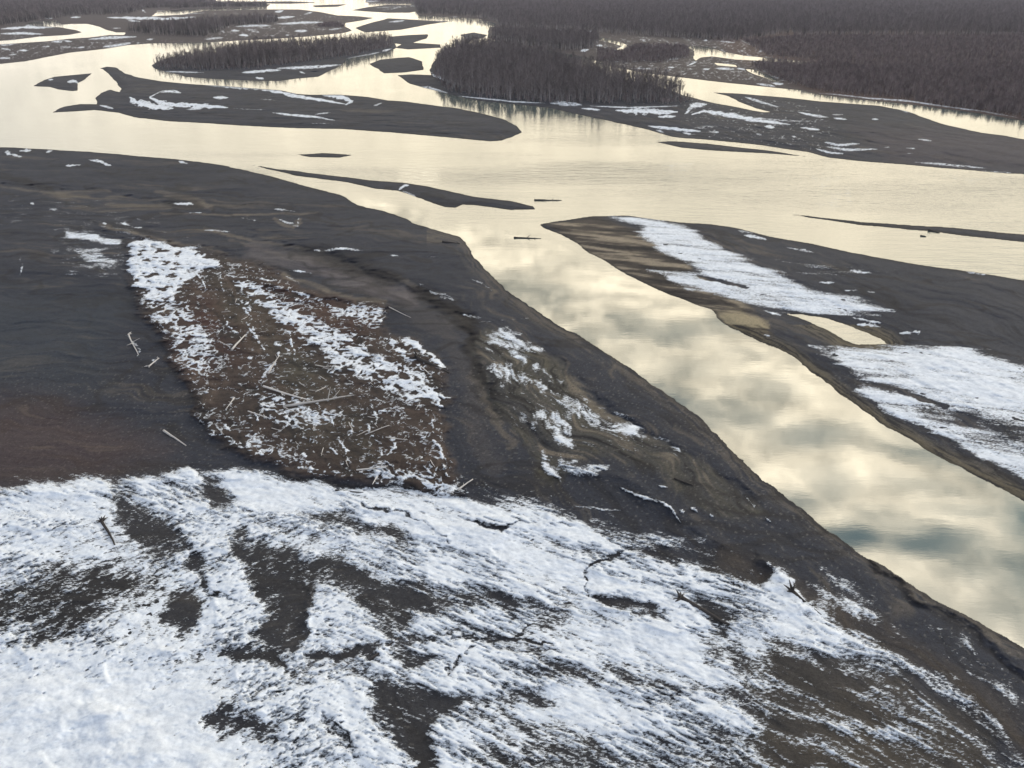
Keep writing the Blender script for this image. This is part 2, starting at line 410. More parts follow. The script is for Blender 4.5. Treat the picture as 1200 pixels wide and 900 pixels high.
# thin drifts on the bars, islands and banks
for ln, w, v in [
    ([(0, 178), (12, 182)], 1.6, .8), ([(8, 181), (22, 184)], 1.5, .9), ([(18, 177), (34, 176)], 1.4, .9), ([(50, 180), (60, 176)], 1.5, .8), ([(75, 195), (95, 193)], 1.5, .9),
    ([(105, 187), (118, 190), (133, 194)], 1.5, .95), ([(208, 189), (219, 192)], 1.2, .9), ([(36, 238), (42, 239)], 1.3, .9), ([(55, 240), (88, 250)], 1.6, .4), ([(200, 238), (222, 240)], 1.8, .95),
    ([(215, 250), (231, 250)], .9, .9), ([(237, 270), (275, 272)], .8, .8), ([(140, 261), (154, 266)], 1.4, .9), ([(155, 267), (165, 267)], 1, .8), ([(122, 261), (126, 262)], 1.2, .8),
    ([(320, 246), (346, 249)], 1.2, .7), ([(325, 258), (345, 266), (350, 256)], 1.6, .6), ([(280, 257), (298, 260)], 1.1, .7), ([(365, 294), (385, 294), (400, 292), (428, 296)], 1.5, .75),
    ([(300, 324), (322, 328)], 1.1, .8), ([(335, 316), (366, 320)], 1.0, .8), ([(342, 340), (370, 348)], 1.4, .8), ([(335, 322), (352, 331)], 1.2, .6),
    ([(490, 333), (510, 343), (535, 352)], 2.6, .55), ([(456, 300), (468, 302)], .9, .8), ([(545, 327), (560, 333), (585, 345)], .8, .5), ([(495, 302), (520, 303)], .8, .4),
    ([(32, 300), (30, 315), (27, 325)], 1.4, .6), ([(150, 388), (160, 410), (158, 418)], 1.6, .55), ([(175, 422), (185, 425)], 1.6, .6), ([(205, 310), (222, 312)], 1.2, .5),
    ([(513, 480), (513, 500), (522, 525), (537, 563)], 1.1, .95), ([(300, 450), (325, 420), (330, 400)], 1.6, .6), ([(400, 510), (420, 545)], 1.8, .6), ([(460, 505), (470, 520), (455, 540)], 1.8, .6),
    ([(385, 392), (420, 410), (445, 425)], 1.2, .95), ([(320, 547), (360, 550), (410, 557)], 1.2, .75), ([(545, 368), (566, 372)], 1.8, .6),
    ([(735, 567), (750, 575), (776, 586)], 1.8, .7), ([(775, 583), (795, 594), (806, 612)], 1.5, .8), ([(680, 592), (705, 594), (737, 595)], 1.3, .75), ([(806, 597), (814, 600)], 2, .9), ([(780, 566), (790, 569)], 1.4, .9),
    ([(820, 596), (828, 602)], 1.8, .8), ([(880, 580), (895, 598)], 1.2, .7), ([(905, 604), (916, 614)], 1.2, .9), ([(843, 605), (850, 610)], 1.4, .8),
    ([(745, 520), (800, 530)], 1.0, .4), ([(560, 378), (620, 372)], .9, .3),
    # right bar
    ([(870, 274), (900, 280)], 1.6, .8), ([(1000, 374), (1035, 380)], 1.6, .95), ([(1005, 382), (1034, 385)], 1.8, .95), ([(1055, 393), (1080, 391), (1078, 395)], 1.5, .95), ([(995, 318), (1022, 321)], 1.3, .9), ([(960, 331), (980, 332)], 1.2, .9),
    ([(990, 341), (1005, 340)], 1.2, .8), ([(1015, 341), (1028, 343)], 1.2, .7), ([(920, 290), (955, 296)], 1.2, .6), ([(1135, 319), (1160, 323)], 1.5, .9), ([(895, 364), (925, 372)], 1.4, .8), ([(898, 394), (906, 395)], 1.6, .9), ([(880, 272), (860, 268)], 1.2, .5), ([(1060, 407), (1170, 412)], 1.2, .6), ([(1150, 425), (1195, 428)], 1.6, .8),
    # long bar
    ([(152, 114), (158, 118), (178, 124), (204, 127)], 3.2, .95), ([(183, 109), (178, 114), (188, 119), (205, 122), (240, 124), (266, 126)], 2.4, .98), ([(184, 108), (200, 107), (212, 109)], 1.6, .8), ([(218, 128), (238, 127)], 1.0, .8),
    ([(240, 100), (270, 102), (300, 103), (320, 106), (345, 112), (375, 117), (405, 122)], 1.8, .98), ([(378, 111), (400, 114), (412, 119), (405, 123)], 2.3, .95), ([(250, 114), (268, 114)], 1.6, .8), ([(318, 132), (345, 135), (372, 137), (394, 141)], 1.0, .95), ([(370, 134), (388, 132)], .9, .7), ([(305, 116), (325, 117)], .8, .5), ([(270, 127), (310, 129)], .7, .5), ([(120, 123), (136, 127)], 1.1, .9), ([(360, 144), (395, 145)], .8, .4), ([(440, 124), (450, 121)], 1.0, .7),
    ([(78, 96), (88, 95), (92, 98)], 1.6, .85), ([(55, 94), (62, 93)], .9, .8), ([(140, 90), (155, 92)], 1.0, .3),
    # wooded islands and far flats
    ([(185, 83.5), (240, 85)], .8, .8), ([(286, 85), (310, 83), (330, 82)], 1.6, .9), ([(325, 80), (360, 79), (398, 76)], 1.5, .85), ([(300, 91), (310, 92)], 1.3, .9), ([(352, 84), (358, 86)], 1.0, .8), ([(405, 69), (430, 64.5), (445, 61)], .9, .85), ([(448, 60), (460, 57)], .9, .8),
    ([(466, 223), (470, 219), (478, 217)], 1.5, .98), ([(470, 224), (492, 232)], .9, .95),
    ([(484, 101), (505, 104), (524, 109)], 1.6, .8), ([(505, 87), (520, 93)], 1.6, .9), ([(480, 86), (508, 85)], .7, .9), ([(535, 112), (560, 115), (600, 119), (640, 121)], .9, .8), ([(645, 121), (672, 122), (682, 123)], 2.2, .7), ([(690, 124), (740, 126), (795, 124)], .8, .85),
    ([(682, 127), (705, 129)], 1.2, .9), ([(722, 129), (755, 131), (792, 131)], 2.6, .97), ([(770, 137), (792, 136)], 1.4, .95), ([(803, 133), (810, 124), (828, 122)], 2.4, .8), ([(810, 134), (825, 130), (850, 134), (880, 140), (925, 146)], 2.2, .97), ([(860, 138), (900, 140), (960, 143)], 1.6, .5), ([(757, 147.5), (790, 151), (822, 154)], 1.5, .95), ([(812, 150), (842, 148)], 1.8, .5), ([(832, 154.5), (843, 155)], .9, .9), ([(800, 155), (812, 157)], .9, .9), ([(768, 152), (778, 155)], .9, .8), ([(895, 148), (907, 149.5)], 1.5, .95), ([(885, 157), (892, 158)], .8, .8), ([(928, 159), (935, 161)], .9, .7), ([(870, 113), (890, 119), (912, 126)], 1.3, .8), ([(935, 131), (960, 136), (972, 137.5)], 1.2, .9), ([(976, 138), (992, 140)], 1.0, .95), ([(936, 149.5), (960, 152)], 1.1, .95), ([(975, 134), (990, 134)], .8, .7),
    ([(968, 167), (985, 170), (1010, 169)], 1.7, .9), ([(972, 172), (1000, 176), (1034, 175)], 1.4, .9), ([(960, 174), (978, 179), (993, 180)], 1.1, .95), ([(1052, 128.5), (1075, 133)], 1.0, .9), ([(1022, 139.5), (1030, 140)], .8, .9), ([(1075, 163), (1095, 165.5)], .8, .8), ([(1064, 173), (1076, 174)], .9, .7), ([(1065, 180), (1074, 179.5)], .8, .7), ([(1070, 190), (1110, 193.5), (1158, 197.5)], 1.4, .85), ([(1150, 200.5), (1185, 202)], .7, .8), ([(1040, 172.5), (1046, 173)], .9, .8),
    ([(960, 109), (990, 112), (1020, 115.5), (1060, 118), (1100, 123.5), (1150, 130), (1200, 139)], .9, .75), ([(905, 97.5), (918, 98)], 1.4, .9), ([(885, 98), (908, 101)], 1.1, .85), ([(862, 80), (873, 82)], .9, .9), ([(875, 82), (920, 94)], 2.2, .4),
    # top left flats
    ([(0, 34), (30, 32), (66, 31.5)], 1.5, .95), ([(0, 39.5), (25, 39), (52, 40)], 1.2, .9), ([(125, 20.5), (160, 21), (195, 22), (230, 20)], 1.5, .95), ([(150, 24), (165, 25)], .7, .9), ([(180, 18.5), (240, 15)], .7, .7), ([(30, 29.5), (64, 29)], 1.3, .9), ([(104, 46), (130, 44), (160, 43)], 1.4, .85), ([(60, 49), (75, 47.5)], 1.5, .8), ([(76, 48), (84, 48.5)], 1.0, .9), ([(120, 55), (140, 53), (155, 50)], 1.4, .8), ([(0, 53), (18, 51)], 1.4, .8), ([(22, 59), (33, 59.5)], 1.0, .9), ([(0, 68), (14, 68)], 1.1, .9), ([(10, 64), (20, 63.5)], .9, .7), ([(50, 55), (60, 54)], .9, .7), ([(72, 55), (82, 55.5)], .9, .7), ([(2, 57), (12, 58)], 1.0, .8), ([(90, 56), (100, 55)], .9, .8), ([(82, 20.5), (95, 20)], .9, .9), ([(52, 21.5), (62, 21.5)], .8, .9), ([(166, 11), (171, 15)], .9, .8), ([(183, 13), (195, 13)], .7, .9), ([(130, 33), (142, 33)], .7, .7), ([(172, 46), (180, 46)], .9, .8),
    ([(276, 31), (300, 30), (320, 30)], 1.2, .8), ([(325, 28), (360, 26.5), (380, 26)], 1.3, .85), ([(280, 41), (292, 42)], 1.3, .9), ([(322, 14), (332, 12.5)], 1.4, .9), ([(324, 21), (345, 19.5)], 1.2, .9), ([(356, 17), (368, 13.5)], .9, .8), ([(345, 36.5), (361, 36)], 1.2, .9), ([(240, 46), (262, 44)], .9, .8), ([(288, 34), (305, 38)], 1.6, .55), ([(270, 36), (280, 36)], 1.2, .8), ([(335, 41), (340, 41)], .6, .9), ([(310, 19), (322, 19.5)], .9, .8), ([(385, 35), (400, 33)], .9, .7), ([(455, 26), (475, 24)], .9, .85), ([(438, 9), (480, 8)], 1.0, .5), ([(480, 7), (516, 6.5)], .8, .8), ([(552, 1), (560, 2)], 1.2, .95), ([(510, 25), (522, 24.5)], .7, .8), ([(420, 2), (445, 1)], 1.0, .8), ([(448, 12), (468, 9)], .7, .6),
    ([(653, 34), (658, 35.5)], 1.0, .95), ([(690, 36.5), (696, 37)], .7, .8), ([(530, 20), (536, 20)], .7, .9), ([(680, 60), (690, 58)], 1.3, .9), ([(698, 53), (706, 54)], 1.0, .9), ([(695, 75), (705, 76)], 1.2, .8), ([(740, 43), (770, 46)], .9, .4), ([(755, 52), (778, 55)], .9, .6), ([(825, 47), (829, 47.5)], .9, .9), ([(842, 48), (860, 50)], .9, .7), ([(733, 65), (738, 66.5)], .9, .9), ([(742, 57), (752, 58)], .9, .8), ([(760, 63), (774, 66)], .8, .6), ([(806, 77), (816, 72)], .9, .9), ([(823, 81), (831, 81)], .9, .9), ([(838, 80), (858, 81)], 1.1, .9), ([(783, 79), (790, 79)], .8, .9), ([(740, 80), (770, 81)], .9, .6), ([(780, 70), (800, 68)], .9, .5),
    ([(960, 253.5), (1020, 259), (1100, 264.5)], 1.1, .6), ([(930, 1.2), (1010, .8), (1100, 2.2), (1200, 1.0), (1400, 1.5)], .9, .8), ([(640, 2), (700, .5), (800, 1)], .5, .5), ([(920, -2), (1400, -2)], 1.3, .8),
]:
    snow_line(ln, w, v, .8)
# filaments of snow caught along the terrace
rf = random.Random(21)
for k in range(95):
    fx, fy = rf.uniform(165, 525), rf.uniform(300, 562)
    ang = rf.gauss(.75, .35) if fx > 300 else rf.gauss(1.0, .5)
    ln_ = rf.uniform(8, 34)
    pts_ = []
    for j in range(4):
        pts_.append((fx, fy))
        fx += math.cos(ang) * ln_ / 3; fy += math.sin(ang) * ln_ / 3; ang += rf.gauss(0, .45)
    if all(BRUSHPOLY(p) for p in pts_):
        snow_line(pts_, rf.uniform(.55, 1.15), rf.uniform(.5, 1.1), .7)
# open flats carry loose flecks
for p, v in [([(-100, 40), (130, 42), (250, 50), (150, 54), (0, 74), (-100, 80)], .16), ([(240, 15), (430, 18), (410, 38), (240, 50)], .16),
             ([(700, 42), (880, 44), (960, 100), (860, 96), (740, 84), (690, 62)], .20), ([(800, 110), (960, 120), (1000, 185), (800, 160)], .10),
             ([(60, 260), (160, 262), (155, 330), (60, 320)], .12), ([(-40, 225), (140, 232), (260, 300), (0, 270)], .05), ([(560, 390), (800, 520), (740, 530), (600, 500)], .10),
             ([(840, 640), (1180, 760), (1200, 850), (1000, 760)], .12), ([(900, 290), (1060, 310), (1000, 345), (900, 310)], .09)]:
    s_, d_ = sdf(p, WB, 20)
    D[s_] = np.maximum(D[s_], f32(v) * sstep(-4, 6, d_))

# ------------------------------------------------------------- relief
Lm = L * MPP                                             # rough distance to the shore in metres
Z = np.where(Lm > 0, 1.25 * (1 - np.exp(-Lm / 7.0)) + 0.02 * np.minimum(Lm, 8), np.maximum(Lm * .22, -1.6)).astype(f32)
inland = sstep(0, 3, Lm)
rel = fbm(GX, GY, [(60, .5), (22, .30), (9, .16), (4, .08), (1.8, .045), (.8, .022)], 60, FOOT)
Z += inland * rel * .8
TURN = sstep(420, 620, PX + .25 * (PY - 400))           # left: drifts run across; right: along the bank


WXg = GX + fbm(GX, GY, [(22, 5), (9, 2.2), (4, .8)], 71, FOOT)
WYg = GY + fbm(GX, GY, [(22, 5), (9, 2.2), (4, .8)], 73, FOOT)


def streaks(octs, seed, stretch):
    a = fbm(WXg, WYg, octs, seed, FOOT, rot=R_(-10), stretch=stretch)
    b = fbm(WXg, WYg, octs, seed, FOOT, rot=R_(-64), stretch=stretch)
    return a * (1 - TURN) + b * TURN


flow = streaks([(9, .22), (4, .14), (1.8, .08), (.8, .04)], 75, 5.0)
Z += inland * flow * .9
BRUSH = [(150, 285), (165, 280), (200, 285), (260, 297), (310, 310), (350, 335), (400, 350), (447, 357), (450, 385), (480, 395), (510, 420), (525, 440), (527, 470), (515, 480), (520, 510), (535, 550), (540, 570), (500, 571), (440, 563), (380, 557), (320, 547), (270, 527), (240, 500), (225, 470), (210, 430), (190, 390), (165, 365), (152, 330)]
brush = np.zeros(PX.shape, dtype=f32)
s_, d_ = sdf(BRUSH, WB, 20)
brush[s_] = sstep(-7, 8, d_ + 7 * fbm(GX[s_], GY[s_], [(9, .6), (4, .5), (1.6, .4)], 88, FOOT[s_]))
Z += brush * (.75 + fbm(GX, GY, [(5, .22), (2.2, .12), (1, .06), (.5, .035)], 91, FOOT))


n1b = fbm(GX, GY, [(14, .5), (6, .4), (2.5, .3)], 97, FOOT)


def raise_line(line, width, h):
    """a low ridge or (h < 0) a scoured gully"""
    s_, d_ = sdf_line(line, 0, WB, width * 2.4)
    Z[s_] += f32(h) * np.exp(-(d_ / width) ** 2) * np.clip(.7 + 1.2 * n1b[s_], 0, 1.6)


for ln, w, h in [([(300, 275), (380, 300), (440, 325), (500, 350), (540, 375), (553, 400), (560, 440), (575, 480)], 9, -.7),
                 ([(0, 215), (60, 222), (120, 225), (200, 240)], 5, -.5), ([(120, 265), (200, 285), (260, 290), (330, 310)], 4, .4),
                 ([(300, 330), (380, 347), (448, 356)], 3, .5), ([(640, 410), (700, 470), (760, 510), (830, 545), (880, 590)], 6, -.5),
                 ([(600, 470), (680, 545), (760, 575), (850, 640)], 7, .4), ([(980, 620), (1060, 690), (1150, 755), (1200, 790)], 6, -.3),
                 ([(960, 610), (1060, 680), (1150, 745), (1210, 785)], 4, .5), ([(0, 580), (110, 572), (215, 556)], 6, .45),
                 ([(850, 380), (930, 430), (1010, 495), (1120, 560), (1200, 600)], 5, -.45), ([(360, 690), (368, 715), (362, 745)], 4, .5),
                 ([(420, 590), (470, 602), (525, 632)], 6, .35), ([(905, 655), (930, 680), (946, 708)], 8, .6), ([(100, 850), (160, 870), (230, 900)], 22, .7),
                 ([(0, 830), (60, 820), (120, 850)], 20, .5), ([(230, 845), (250, 835), (300, 850)], 12, .4), ([(385, 573), (450, 572), (545, 582)], 5, -.5)]:
    raise_line(ln, w, h)
Z = np.where(Lm > 0, np.maximum(Z, .015 + .02 * np.minimum(Lm, 2)), np.minimum(Z, -.02)).astype(f32)

# ------------------------------------------------------------- ground colour: materials, plus some painted shade and reflection
SAND = lin(48, 51, 60); SANDB = lin(40, 44, 54); DARKS = lin(30, 29, 31); TAN = lin(114, 105, 93); BROWN = lin(82, 72, 62)
BRUSHC = lin(62, 51, 45); RED = lin(92, 62, 52); OLIVE = lin(86, 82, 70); FLOOR = lin(66, 58, 58); RUST = lin(72, 48, 42)
n1 = fbm(GX, GY, [(50, .6), (20, .5), (8, .35), (3, .25), (1.2, .2)], 120, FOOT)
n2 = streaks([(16, .6), (6, .5), (2.4, .45), (1, .4), (.45, .3)], 140, 6.0)
C = np.empty(PX.shape + (3,), dtype=f32)
t = sstep(-.5, .6, n1)[..., None]
C[:] = SAND * (1 - t) + SANDB * t


def tint(w, col):
    w = np.clip(w, 0, 1)[..., None]
    C[:] = C * (1 - w) + col * w


def area(poly, feather, W=WB):
    m = np.zeros(PX.shape, dtype=f32)
    r = sdf(poly, W, feather * 2 + 14)
    if r is not None:
        m[r[0]] = sstep(-feather, feather, r[1])
    return m


tint(.40 * sstep(.2, .8, n2) * (OWN != 0), TAN * .75)
tint(.55 * sstep(.1, .9, -n2), DARKS)
near = (OWN == 1)
# silty margin of the calm channel
edge = near & (PX > 500)
nsh = perlin(L / 3.0 + 1.5 * perlin(PX / 60, PY / 60, 61), (PX + PY) / 70, 63) + .7 * perlin(L / 1.3, (PX + PY) / 30, 65)
tint(np.where(edge, (1 - sstep(2, 20, L)) * sstep(-.45, .55, nsh + .05), 0) * .55, TAN * .9)
tint(np.where(edge, (1 - sstep(6, 40, L)) * sstep(.0, .6, n2), 0) * .5, TAN * .8)
mid = area([(553, 392), (575, 386), (650, 418), (695, 468), (745, 508), (805, 528), (860, 575), (900, 610), (860, 610), (790, 570), (740, 545), (700, 530), (662, 560), (640, 568), (618, 530), (598, 495), (580, 490), (560, 450)], 7)
m3 = streaks([(4, .6), (1.7, .5), (.7, .4)], 150, 6.0)
tint(mid * (.5 + .6 * n2), OLIVE * .85)
tint(mid * .8 * sstep(.15, .6, m3), TAN)
tint(mid * .9 * sstep(.1, .5, -m3), DARKS * .8)
up = near & (PY < 560) & (brush < .1)
tint(up * .45 * sstep(.35, .8, m3), TAN * .8)
tint(up * .55 * sstep(.3, .7, -m3), DARKS)
tint(area([(60, 210), (260, 235), (380, 290), (330, 300), (180, 275), (60, 250)], 14) * sstep(0, .7, n2) * .7, TAN * .7)
for ln, w, c, s in [([(120, 264), (200, 284), (262, 296)], 1.6, TAN, .8), ([(240, 268), (300, 283), (360, 291)], 1.6, TAN * .9, .7), ([(330, 322), (400, 345), (448, 356)], 2.4, TAN, .85),
                    ([(670, 460), (720, 490), (740, 530)], 4, TAN * .8, .6), ([(553, 440), (575, 485), (600, 520)], 4, TAN * .8, .6), ([(800, 500), (830, 520)], 2.5, TAN * .8, .6),
                    ([(185, 225), (215, 231), (248, 243)], 2.2, TAN, .6), ([(0, 217), (50, 226), (130, 224)], 1.2, TAN, .5), ([(190, 250), (290, 252), (372, 249)], .8, TAN, .7), ([(322, 258), (342, 266), (352, 257)], 1.5, TAN, .7),
                    ([(270, 282), (330, 298), (372, 307)], 1.8, TAN, .5), ([(455, 320), (520, 352), (556, 392)], 2.0, TAN, .4), ([(0, 205), (40, 215), (60, 222)], 3, DARKS, .9), ([(360, 296), (420, 322), (455, 325)], 6, DARKS, .8), ([(480, 340), (530, 360), (552, 392), (558, 430)], 4, DARKS, .7),  # last two dark lines: shading of the swale, painted in
                    ([(200, 236), (235, 243)], 4, DARKS, .6), ([(120, 262), (190, 275)], 3, DARKS, .7), ([(470, 352), (520, 385), (545, 430), (556, 490), (575, 540)], 9, lin(70, 67, 68), .7),
                    ([(300, 292), (380, 316), (440, 338), (480, 350)], 8, lin(92, 87, 89), .9), ([(375, 297), (430, 316), (458, 326)], 9, lin(26, 24, 26), .9), ([(490, 344), (530, 362), (553, 390), (562, 440)], 7, lin(26, 24, 26), .85),  # pale and near-black swale bands: relief shading painted into the sand colour
                    ([(985, 620), (1060, 688), (1150, 755), (1205, 795)], 2.5, DARKS, .7), ([(960, 606), (1000, 637), (1060, 682), (1150, 742), (1200, 772)], 2.0, TAN * .85, .5), ([(860, 378), (930, 425), (1010, 490), (1110, 548), (1200, 598)], 4, DARKS, .8), ([(540, 576), (480, 572), (400, 566), (330, 553)], 4, DARKS * .8, .9),  # last line: cutbank shadow below the terrace lip, painted dark
                    ([(152, 340), (190, 392), (215, 440), (240, 502)], 3, DARKS, .8), ([(0, 560), (120, 553), (200, 545)], 5, lin(48, 44, 42), .7)]:  # first line: shaded left side of the terrace, painted dark
    r = sdf_line(ln, w, WB, w * 3 + 12)
    m = np.zeros(PX.shape, dtype=f32)
    m[r[0]] = sstep(-w, w * .5, r[1] + w * .8 * n1[r[0]])
    tint(m * s * np.clip(.75 + .7 * n2, .15, 1.1), c)
drain = np.abs(fbm(WXg, WYg, [(34, .6), (13, .4), (5, .2)], 151, FOOT, rot=R_(-25), stretch=2.2))
tint((1 - sstep(.015, .06, drain)) * .5 * (OWN > 0), DARKS)
grit = fbm(GX, GY, [(.55, 1.0)], 153, FOOT)
tint(sstep(.48, .62, grit) * .4, lin(118, 114, 110))
tint(sstep(.45, .6, -grit) * .5, DARKS * .7)
tint(brush * .85, BRUSHC)
tint(brush * area([(240, 340), (330, 330), (440, 360), (430, 400), (330, 400), (230, 440), (200, 400)], 25) * (.5 + .6 * n1), RUST)
tint(brush * area([(250, 325), (320, 350), (340, 400), (420, 470), (440, 540), (350, 520), (330, 430), (260, 370)], 18) * (.55 + .5 * n1), OLIVE * .72)
mat_ = fbm(WXg, WYg, [(6, .6), (2.4, .5), (1.0, .4), (.5, .25)], 160, FOOT, rot=R_(-58), stretch=3.5)
tint(brush * .75 * sstep(.0, .6, mat_), DARKS)
tint(brush * .5 * sstep(.15, .7, -mat_), lin(96, 82, 72))
tint(area([(890, 745), (960, 765), (1070, 805), (1140, 870), (1200, 960), (1100, 1200), (900, 1200), (880, 870)], 16) * (.65 + .4 * n1), lin(70, 64, 56))
tint(area([(840, 640), (1000, 700), (1200, 830), (1200, 900), (1100, 800), (960, 740), (840, 690)], 14) * (.5 + .5 * n2), lin(70, 62, 54))
tint(area(NEARSNOW, 12) * .55, lin(52, 50, 49))
tint(area([(-60, 690), (0, 685), (70, 664), (190, 668), (205, 690), (130, 720), (80, 760), (-60, 750)], 20) * .7, lin(34, 33, 34))
tint(area([(-200, 470), (60, 470), (200, 530), (120, 556), (-200, 590)], 30) * .45, lin(84, 66, 60))  # reddish window reflection painted into the sand colour
tint(area([(-50, 340), (150, 350), (120, 450), (-50, 440)], 30) * .4, lin(52, 60, 68))
# silted tail of the right bar: bands of dry silt and wet sand
silt = area([(640, 262), (700, 254), (745, 270), (800, 307), (860, 350), (890, 366), (905, 392), (870, 392), (840, 372), (750, 331), (690, 297)], 5)
n3 = fbm(GX, GY, [(9, .7), (4, .6), (1.9, .5), (.9, .3)], 170, FOOT, rot=R_(-18), stretch=5.0)
tint(silt * .85, lin(66, 59, 53))
tint(silt * sstep(-.05, .5, n3), lin(138, 127, 110))
tint(silt * sstep(.1, .6, -n3), DARKS)
tint(area([(838, 364), (870, 362), (905, 380), (895, 396), (850, 384)], 4) * sstep(-.4, .4, n3), lin(150, 138, 112))
tint(np.where((OWN == 2) & (PX > 850) & (PY > 380), .85 * (1 - sstep(3, 18, L)), 0) * sstep(-.5, .4, nsh + .1), lin(104, 95, 76))
tint(area([(1000, 150), (1450, 160), (1450, 215), (1050, 195)], 16) * .3, lin(86, 76, 80))
tint(np.where((OWN == 2) & (PX > 850) & (PY > 380), 1 - sstep(6, 34, L), 0) * sstep(.05, .4, -nsh) * .9, DARKS)
farw = sstep(150, 320, GY).astype(f32)
C = C * (1 + .10 * J1 * farw + .10 * farw * perlin(PX / 40, PY / 5, 67))[..., None]
# forest floor
tint(((OWN == 0) & (L > 0)) * .75, FLOOR)
forest_r = area([(830, 40), (1450, 0), (1450, 175), (1200, 142), (960, 110), (910, 92), (870, 74)], 6, WA)
tint(forest_r * .9, lin(70, 54, 52))
# wet margin right at the waterline
tint((1 - sstep(0, .9, Lm)) * .6 * (Lm > -2), DARKS * .8)
C = np.clip(C * (1 + .16 * fbm(GX, GY, [(1.6, .6), (.7, .6), (.35, .5)], 180, FOOT))[..., None], .006, .9)

# ------------------------------------------------------------- meshes from the survey
def to_world(Zs):
    u = (PX - 600) / F
    v = (450 - PY) / F
    tt = (H - Zs) / (SP - v * CP)
    return np.stack([u * tt, (CP + v * SP) * tt, Zs], axis=-1).astype(f32)


def grid_mesh(name, V, mask, mat, colour=None, soil=None):
    """faces of the survey grid where mask (NR-1, NC-1) is set, as one object"""
    idx = np.arange(NR * NC, dtype=np.int64).reshape(NR, NC)
    q = np.stack([idx[1:, :-1], idx[1:, 1:], idx[:-1, 1:], idx[:-1, :-1]], axis=-1)[mask]
    if len(q) == 0:
        return None
    used = np.zeros(NR * NC, dtype=bool)
    used[q.ravel()] = True
    remap = np.cumsum(used) - 1
    q = remap[q].astype(np.int32)
    vs = V.reshape(-1, 3)[used]
    me = bpy.data.meshes.new(name)
    me.vertices.add(len(vs)); me.vertices.foreach_set('co', vs.ravel())
    me.loops.add(q.size); me.loops.foreach_set('vertex_index', q.ravel())
    me.polygons.add(len(q))
    me.polygons.foreach_set('loop_start', np.arange(0, q.size, 4, dtype=np.int32))
    me.polygons.foreach_set('use_smooth', np.ones(len(q), dtype=bool))
    me.update(calc_edges=True)
    if colour is not None:
        at = me.attributes.new('tone', 'FLOAT_COLOR', 'POINT')
        c4 = np.concatenate([colour.reshape(-1, 3)[used], np.ones((len(vs), 1), dtype=f32)], axis=1)
        at.data.foreach_set('color', c4.astype(f32).ravel())
    if soil is not None:
        at = me.attributes.new('soil', 'FLOAT_COLOR', 'POINT')
        c4 = np.concatenate([soil.reshape(-1, 3)[used], np.ones((len(vs), 1), dtype=f32)], axis=1)
        at.data.foreach_set('color', c4.astype(f32).ravel())
    me.materials.append(mat)
    o = bpy.data.objects.new(name, me)
    COL.objects.link(o)
    return o


# ------------------------------------------------------------- materials
def new_mat(name):
    m = bpy.data.materials.new(name)
    m.use_nodes = True
    nt = m.node_tree
    nt.nodes.clear()
    return m, nt, nt.nodes, nt.links


def nd(nt, typ, **kw):
    n = nt.nodes.new(typ)
    for k, v in kw.items():
        if k in n.inputs:
            n.inputs[k].default_value = v
        else:
            setattr(n, k, v)
    return n


def ground_material():
    m, nt, N, K = new_mat('river_sand')
    out = nd(nt, 'ShaderNodeOutputMaterial')
    b = nd(nt, 'ShaderNodeBsdfPrincipled', Roughness=.85)
    b.inputs['Specular IOR Level'].default_value = .25
    at = nd(nt, 'ShaderNodeAttribute', attribute_name='tone')
    tc = nd(nt, 'ShaderNodeNewGeometry')
    nz = nd(nt, 'ShaderNodeTexNoise', Scale=2.6, Detail=7.0, Roughness=.7)
    K.new(tc.outputs['Position'], nz.inputs['Vector'])
    ng = nd(nt, 'ShaderNodeTexNoise', Scale=8.5, Detail=3.0, Roughness=.8)
    K.new(tc.outputs['Position'], ng.inputs['Vector'])
    mg = nd(nt, 'ShaderNodeMath', operation='MULTIPLY_ADD'); K.new(ng.outputs['Fac'], mg.inputs[0]); mg.inputs[1].default_value = .8; mg.inputs[2].default_value = -.4
    ag = nd(nt, 'ShaderNodeMath', operation='ADD'); K.new(mg.outputs[0], ag.inputs[0]); K.new(nz.outputs['Fac'], ag.inputs[1])
    mr = nd(nt, 'ShaderNodeMapRange')
    for k, v in zip(['From Min', 'From Max', 'To Min', 'To Max'], [.2, .8, .55, 1.45]):
        mr.inputs[k].default_value = v
    K.new(ag.outputs[0], mr.inputs['Value'])
    mul = nd(nt, 'ShaderNodeVectorMath', operation='SCALE')
    K.new(at.outputs['Color'], mul.inputs[0]); K.new(mr.outputs['Result'], mul.inputs['Scale'])
    K.new(mul.outputs['Vector'], b.inputs['Base Color'])
    bp = nd(nt, 'ShaderNodeBump', Strength=.7, Distance=.16)
    K.new(ag.outputs[0], bp.inputs['Height'])
    K.new(bp.outputs['Normal'], b.inputs['Normal'])
    K.new(b.outputs[0], out.inputs[0])
    return m


